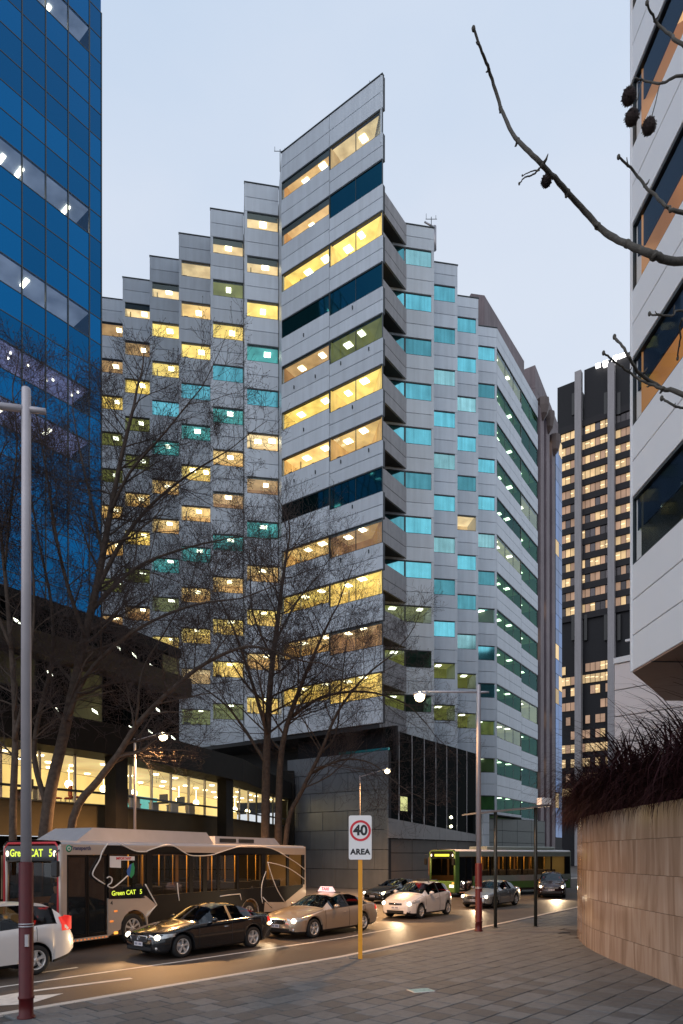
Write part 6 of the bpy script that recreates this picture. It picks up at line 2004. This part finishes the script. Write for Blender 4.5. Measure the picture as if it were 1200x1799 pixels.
    mb = MB(); mb.bbox(X0-0.10, X0+0.02, -Wd+0.08, Wd-0.08, RZ-0.60, RZ-0.10, 0.04); ds = lput('destination_display', mb, M['car_glass'], t)
    mb = MB()
    yl = Wd-0.08
    mb.tube([(X0+0.03,-yl,1.0),(X0+0.01,-yl,RZ-0.2),(X0,-yl+0.15,RZ-0.06),(X0,yl-0.15,RZ-0.06),(X0+0.01,yl,RZ-0.2),(X0+0.03,yl,1.0)],0.035,8)
    lput('front_edge_trim', mb, M['red_reflection'] if pods else low_mat, t)
    mb = MB()
    for sd in (1,-1): mb.sphere((X0+0.03, sd*(Wd-0.22), RZ-0.36), 0.075, 10, 8, sc=(0.5,0.8,1.2))
    lput('marker_lamp', mb, M['head_dip'], t)
    for sd in (1,-1):
        mb = MB(); mb.bbox(X0+0.0,X0+0.065,sd*0.95-0.2,sd*0.95+0.2,0.62,0.82,0.02); lput('headlight', mb, M['head_dip'], t)
        mb = MB(); mb.bbox(X0-0.03,X0+0.055,sd*1.08-0.09,sd*1.08+0.09,0.86,0.98,0.02); lput('indicator', mb, M['amber'], t)
        mb = MB(); mb.tube([(X0,sd*1.2,RZ-0.25),(X0+0.25,sd*1.34,RZ-0.35),(X0+0.26,sd*1.34,RZ-0.6)],0.02,6); mb.bbox(X0+0.2,X0+0.3,sd*1.34-0.11,sd*1.34+0.11,RZ-1.0,RZ-0.55,0.03); lput('mirror', mb, M['trim'], t)
    if not led_front:
        mb = MB(); mb.box(X0+0.02, X0+0.028, -0.7, 0.7, RZ-0.43, RZ-0.28); lput('display_strip', mb, M['led'], ds)
    else: put('display_text', text_mesh('display_text', led_front, 0.30, M['led'], bold=0.006), ds, WM[t.name] @ Matrix.Translation((X0+0.023,0.0,RZ-0.35)) @ Matrix.Rotation(R(90),4,'Z') @ Matrix.Rotation(R(90),4,'X'))
    if interior:
        for y in (-0.55, 0.45):
            mb = MB(); mb.box(-X0+0.6, X0-1.4, y-0.06, y+0.06, RZ-0.22, RZ-0.19); lput('ceiling_light', mb, M['bus_strip'], t)
        for k in range(9):
            for y in (-0.78, 0.72):
                d = 2.9+k*0.98
                if y > 0 and rdoor and rdoor[0]-0.5 < d < rdoor[1]+0.4: continue
                if d > LEN-1: continue
                mb = MB(); mb.bbox(x(d)-0.24,x(d)+0.2,y-0.36,y+0.36,0.98,1.10,0.03); mb.bbox(x(d)-0.30,x(d)-0.20,y-0.36,y+0.36,1.08,1.72,0.03); lput('seat', mb, M['bus_seat'], t)
        for k in range(7):
            d = 2.5+k*1.45
            if d > LEN-0.8: continue
            for y in (-0.32, 0.34):
                mb = MB(); mb.tube([(x(d),y,0.5),(x(d),y,RZ-0.15)],0.018,6); lput('grab_pole', mb, M['grab'], t)
        dl_ = bpy.data.lights.new('bus_interior_light','AREA'); dl_.shape = 'RECTANGLE'; dl_.size = LEN*0.75; dl_.size_y = 0.4; dl_.energy = 130; dl_.color = (1.0,0.60,0.24)
        o = bpy.data.objects.new('bus_interior_light', dl_); COL.objects.link(o); o.parent = t; o.location = (-0.6,0,RZ-0.24)
    if pods:
        def pod_(d0, d1, w, h, m, tap0=0.5, tap1=0.25, nm='roof_pod'):
            mb = MB(); z0 = RZ+0.0; a = [(x(d0),z0),(x(d1),z0)]
            v = [(x(d0),-w,z0),(x(d1),-w,z0),(x(d1),w,z0),(x(d0),w,z0),(x(d0+tap0),-w+0.10,z0+h),(x(d1-tap1),-w+0.10,z0+h),(x(d1-tap1),w-0.10,z0+h),(x(d0+tap0),w-0.10,z0+h)]
            mb.add(v, [(0,1,2,3),(4,7,6,5),(0,4,5,1),(1,5,6,2),(2,6,7,3),(3,7,4,0)]); return lput(nm, mb, m, t)
        return pod_
    return None

BA = R(29.0)
BN = P(107,1502,18.9); BN.z = 0
uv = bus_uv_factory(BA, BN)
BL_ = uv(537,1540)[0]
door = (uv(117.5,1550)[0], uv(190,1550)[0])
wx = [(193,258),(268,333),(340,357),(364,382),(386,416),(420,460),(467,504),(508,531)]
wins = [(uv(a,1540)[0], uv(b,1540)[0]) for a, b in wx]
zb_, zt_w = uv(200,1578)[1], uv(225,1503)[1]
RZ_ = uv(112,1481)[1]+0.06
wf_ = uv(236,1600)[0]
WT = (wf_, min(BL_-2.9, wf_+6.0))
bus, X0, Wd = make_bus('green_cat_bus', 'champagne city bus with black swan line artwork and a lit route display', BA, BN, BL_, None)
pod_ = build_bus(bus, X0, BL_, Wd, door, wins, wins[2][:1]+wins[3][1:], WT, zb_, zt_w, RZ_, M['bus_beige'], M['bus_beige'])
d_pod = (uv(83,1480)[0], uv(335,1480)[0], uv(455,1480)[0])
pd = pod_(max(0.5, d_pod[0]+1.2), d_pod[1]+1.6, 0.95, 0.42, M['bus_roof'], 0.7, 0.3)
ac = pod_(d_pod[1]+1.7, d_pod[2]+2.0, 0.92, 0.30, M['bus_roof'], 0.12, 0.3, 'air_conditioner')
mb = MB()
for k in range(2):
    a = d_pod[1]+2.0+k*1.15; mb.box(X0-a-0.95, X0-a, 0.895, 0.925, RZ_+0.08, RZ_+0.22)
lput('vent', mb, M['black'], ac)
def side_line(pp, r=0.020, y=None):
    out = []
    for (px, py) in pp:
        d, z = uv(px, py); out.append(Vector((X0-d, Wd+0.010, min(z, RZ_-0.06))))
    return catmull(out, 3) if len(out) > 2 else out
def z1(o, s, lst): return [(o[0]+a/s, o[1]+b/s) for a, b in lst]
za_, zb2, zc2 = (0,1450), (200,1450), (440,1400)
wave = z1(za_,4,[(850,112),(900,160),(960,185),(1030,186),(1100,152),(1160,139)]) + z1(zb2,4,[(430,150),(500,195),(560,215),(680,210),(760,185),(860,155),(940,148),(1040,150),(1110,165),(1200,205)])
wave = z1(za_,4,[(845,118),(900,160),(960,185),(1030,186)]) + z1(zb2,4,[(210+20,182),(290,160),(370,138),(430,150),(500,195),(560,215),(680,210),(760,185),(860,155),(940,148),(1040,150),(1110,165),(1200,205)])
lines = [wave,
  z1(zc2,4,[(200,388),(260,425),(330,470),(385,515)]),
  z1(za_,4,[(755,125),(715,190),(700,240),(660,310),(650,350),(680,380),(735,415)]),
  z1(za_,4,[(750,372),(768,362),(785,375),(780,405),(755,425),(790,440),(840,405),(895,355)]),
  z1(za_,4,[(1020,415),(1060,490),(1100,560)]), z1(za_,4,[(1100,560),(1025,640)]),
  z1(zc2,4,[(120,460),(240,490),(320,535),(385,585)]), z1(zc2,4,[(120,460),(150,560),(190,660),(240,740)]),
  z1(zc2,4,[(108,525),(82,600),(75,690),(85,750)]), z1(zc2,4,[(85,705),(150,780)]),
  z1(zb2,4,[(445,405),(450,470),(458,530)]), z1(zb2,4,[(745,500),(810,490),(885,483)]), z1(zb2,4,[(885,483),(895,525)])]
mb = MB()
for ln in lines: 
    q = side_line(ln); mb.tube(q, 0.020, 5)
lput('vinyl_line', mb, M['vinyl'], bus)
# dark wrap above the windows, under the wave, and over the skirt behind the front wheel
wv = [uv(px,py) for px,py in wave]; wv = [(d, min(z, RZ_-0.11)) for d, z in wv]
top_ = [(uv(188,1482)[0], RZ_-0.11)] + [(d, z) for d, z in wv]
mb = MB(); pts = top_ + [(uv(520,1530)[0], zt_w+0.02), (uv(180,1500)[0], zt_w+0.02)]
poly_plate(mb, pts, Wd-0.002, Wd+0.004, X0)
lput('wrap_panel', mb, M['bus_wrap'], bus)
a0 = uv(275,1590); a1 = uv(257,1610)
mb = MB()
edge = [(a1[0], a1[1]), (a1[0]-0.05, 0.33)]
edge = [(uv(256,1553)[0], zb_), (a0[0], a0[1]), (max(a1[0], WT[0]+0.57), min(a1[1],0.75)), (WT[0]+0.60, 0.33)] + arch_pts(WT[1], 0.58, 0.33) + [(uv(463,1595)[0]+0.0, 0.33), (uv(465,1598)[0], uv(465,1585)[1]), (uv(500,1585)[0], uv(500,1585)[1]*1.0), (uv(532,1560)[0], zb_-0.1), (uv(532,1560)[0], zb_)]
poly_plate(mb, edge, Wd-0.001, Wd+0.005, X0)
lput('wrap_panel', mb, M['bus_wrap'], bus)
up90 = Matrix.Rotation(R(180),4,'Z') @ Matrix.Rotation(R(90),4,'X')
def side_text(body, size, px, py, m, off=0.012, par=bus, bold=0.003):
    d, z = uv(px, py); tm = text_mesh('lettering', body, size, m, bold=bold)
    return put('lettering', tm, par, WM[bus.name] @ Matrix.Translation((X0-d, Wd+off, z)) @ up90)
mb = MB(); q = [uv(191,1560), uv(254,1557), uv(254,1578), uv(191,1580)]; poly_plate(mb, q, Wd+0.0, Wd+0.010, X0); sd_ = lput('side_display', mb, M['car_glass'], bus)
side_text('Green CAT   5', 0.20, 223, 1568.5, M['led'], 0.013, sd_)
mb = MB(); q = [uv(192,1504), uv(237,1505), uv(237,1512), uv(213,1512), uv(213,1525), uv(192,1524)]; poly_plate(mb, q, Wd-0.015, Wd-0.010, X0); ps = lput('window_poster', mb, M['sign_white'], bus)
side_text('IMPORTANT', 0.11, 218, 1508.5, M['sign_red'], -0.008, ps)
mb = MB(); q = [uv(224,1532), uv(229,1520), uv(235,1516), uv(237,1525), uv(236,1536), uv(231,1543)]; poly_plate(mb, q, Wd-0.016, Wd-0.008, X0); lput('leaf_sticker', mb, mat('leaf_sticker_green', (0.02,0.30,0.12), 0.4), bus)
mb = MB(); q = [uv(223,1530), uv(228,1520), uv(232,1517), uv(230,1530), uv(228,1540), uv(224,1538)]; poly_plate(mb, q, Wd-0.0085, Wd-0.006, X0); lput('leaf_sticker', mb, mat('leaf_sticker_blue', (0.03,0.12,0.42), 0.4), bus)
side_text('4', 0.17, 196, 1587, M['sign_black'], 0.004)
side_text('Transperth', 0.16, 142, 1490.5, M['plate_ink'], 0.004)
d, z = uv(121,1491); mb = MB(); mb.lathe([(0.0,0.006),(0.10,0.006),(0.10,0.0)], 20, 'y', (X0-d, Wd, z)); lg = lput('logo', mb, mat('logo_green', (0.02,0.28,0.14), 0.5), bus)
mb = MB(); mb.lathe([(0.035,0.008),(0.06,0.008)], 16, 'y', (X0-d, Wd, z)); lput('logo_ring', mb, M['vinyl'], lg)
for (px, py) in ((203,1601),(196,1619)):
    d, z = uv(px,py); mb = MB(); mb.bbox(X0-d-0.06,X0-d+0.06,Wd-0.01,Wd+0.02,z-0.03,z+0.03,0.008); lput('side_marker', mb, M['amber_strip'], bus)
d, z = uv(204,1639); mb = MB(); mb.bbox(X0-d-0.05,X0-d+0.08,Wd-0.01,Wd+0.03,z-0.04,z+0.04,0.01); lput('side_lamp', mb, M['amber'], bus)

# the second bus, crossing behind the cars
G2A = R(56); N2 = P(800,1502,44.0); N2.z = 0
M['bus2_white'] = mat('bus_white', (0.27,0.29,0.25), 0.35, coat=0.3)
M['bus2_green'] = mat('bus_green', (0.10,0.20,0.05), 0.35, coat=0.3)
bus2, X2, W2 = make_bus('green_bus', 'green and white city bus crossing behind the silver sedan', G2A, N2, 11.6, None)
wins2 = [(1.75+1.55*k, 1.75+1.55*k+1.42) for k in range(6)]
build_bus(bus2, X2, 11.6, W2, (0.35,1.6), wins2, None, (2.7,8.6), 1.35, 2.62, 3.08, M['bus2_green'], M['bus2_white'], pods=False, led_front='', interior=True)
mb = MB(); mb.bbox(-4.5, 2.5, -0.85, 0.85, 3.10, 3.34, 0.06); lput('roof_pod', mb, M['bus2_white'], bus2)
mb = MB(); poly_plate(mb, [(1.7,0.95),(11.5,0.95),(11.5,1.36),(1.7,1.36)], W2, W2+0.006, X2); lput('side_band', mb, M['bus2_white'], bus2)

# driver behind the windscreen of the first bus
def person(label, mw):
    t = thing('person', label, 'person'); set_root(t, mw)
    J = {'pel':(0,0,.92),'bel':(0.01,0,1.10),'che':(0.0,0,1.32),'nec':(0.02,0,1.50),'hd0':(0.05,0,1.60),'hd1':(0.05,0,1.74),
         'sl':(0,.17,1.42),'el':(.10,.24,1.16),'wl':(.36,.20,1.20),'hl':(.45,.17,1.22),'sr':(0,-.17,1.42),'er':(.10,-.24,1.16),'wr':(.36,-.20,1.20),'hr':(.45,-.17,1.22),
         'kl':(.44,.12,.94),'fl':(.50,.12,.52),'tl':(.64,.12,.48),'kr':(.44,-.12,.94),'fr':(.50,-.12,.52),'tr':(.64,-.12,.48)}
    rad = {'pel':.15,'bel':.14,'che':.15,'nec':.06,'hd0':.085,'hd1':.095,'sl':.075,'sr':.075,'el':.05,'er':.05,'wl':.035,'wr':.035,'hl':.04,'hr':.04,'kl':.075,'kr':.075,'fl':.05,'fr':.05,'tl':.045,'tr':.045}
    E = [('pel','bel'),('bel','che'),('che','nec'),('nec','hd0'),('hd0','hd1'),('che','sl'),('sl','el'),('el','wl'),('wl','hl'),('che','sr'),('sr','er'),('er','wr'),('wr','hr'),('pel','kl'),('kl','fl'),('fl','tl'),('pel','kr'),('kr','fr'),('fr','tr')]
    ks = list(J); me = bpy.data.meshes.new('body'); me.from_pydata([J[k] for k in ks], [(ks.index(a),ks.index(b)) for a,b in E], [])
    o = bpy.data.objects.new('body_tmp', me); COL.objects.link(o)
    md = o.modifiers.new('s','SKIN'); 
    for i, k in enumerate(ks):
        sv = me.skin_vertices[0].data[i]; sv.radius = (rad[k], rad[k]); sv.use_root = (k == 'pel')
    sb = o.modifiers.new('u','SUBSURF'); sb.levels = 2; sb.render_levels = 2
    dg = bpy.context.evaluated_depsgraph_get(); dg.update()
    m2 = bpy.data.meshes.new_from_object(o.evaluated_get(dg)); bpy.data.objects.remove(o)
    skin = mat('skin', (0.42,0.24,0.17), 0.6); cloth = mat('dark_uniform', (0.03,0.035,0.06), 0.8)
    m2.materials.clear(); m2.materials.append(cloth); m2.materials.append(skin)
    for p in m2.polygons:
        c = p.center; p.material_index = 1 if c.z > 1.50 or c.x > 0.33 and c.z > 1.1 else 0; p.use_smooth = True
    lput('body', m2, None, t)
    mb = MB(); mb.sphere((0.02,0,1.76),0.105,12,8,sc=(1,0.95,0.75)); lput('hair', mb, M['black'], t)
    return t
BW = WM[bus.name]
person('bus driver in dark uniform seated behind the windscreen', BW @ Matrix.Translation((X0-1.0,-0.15,0.10)))
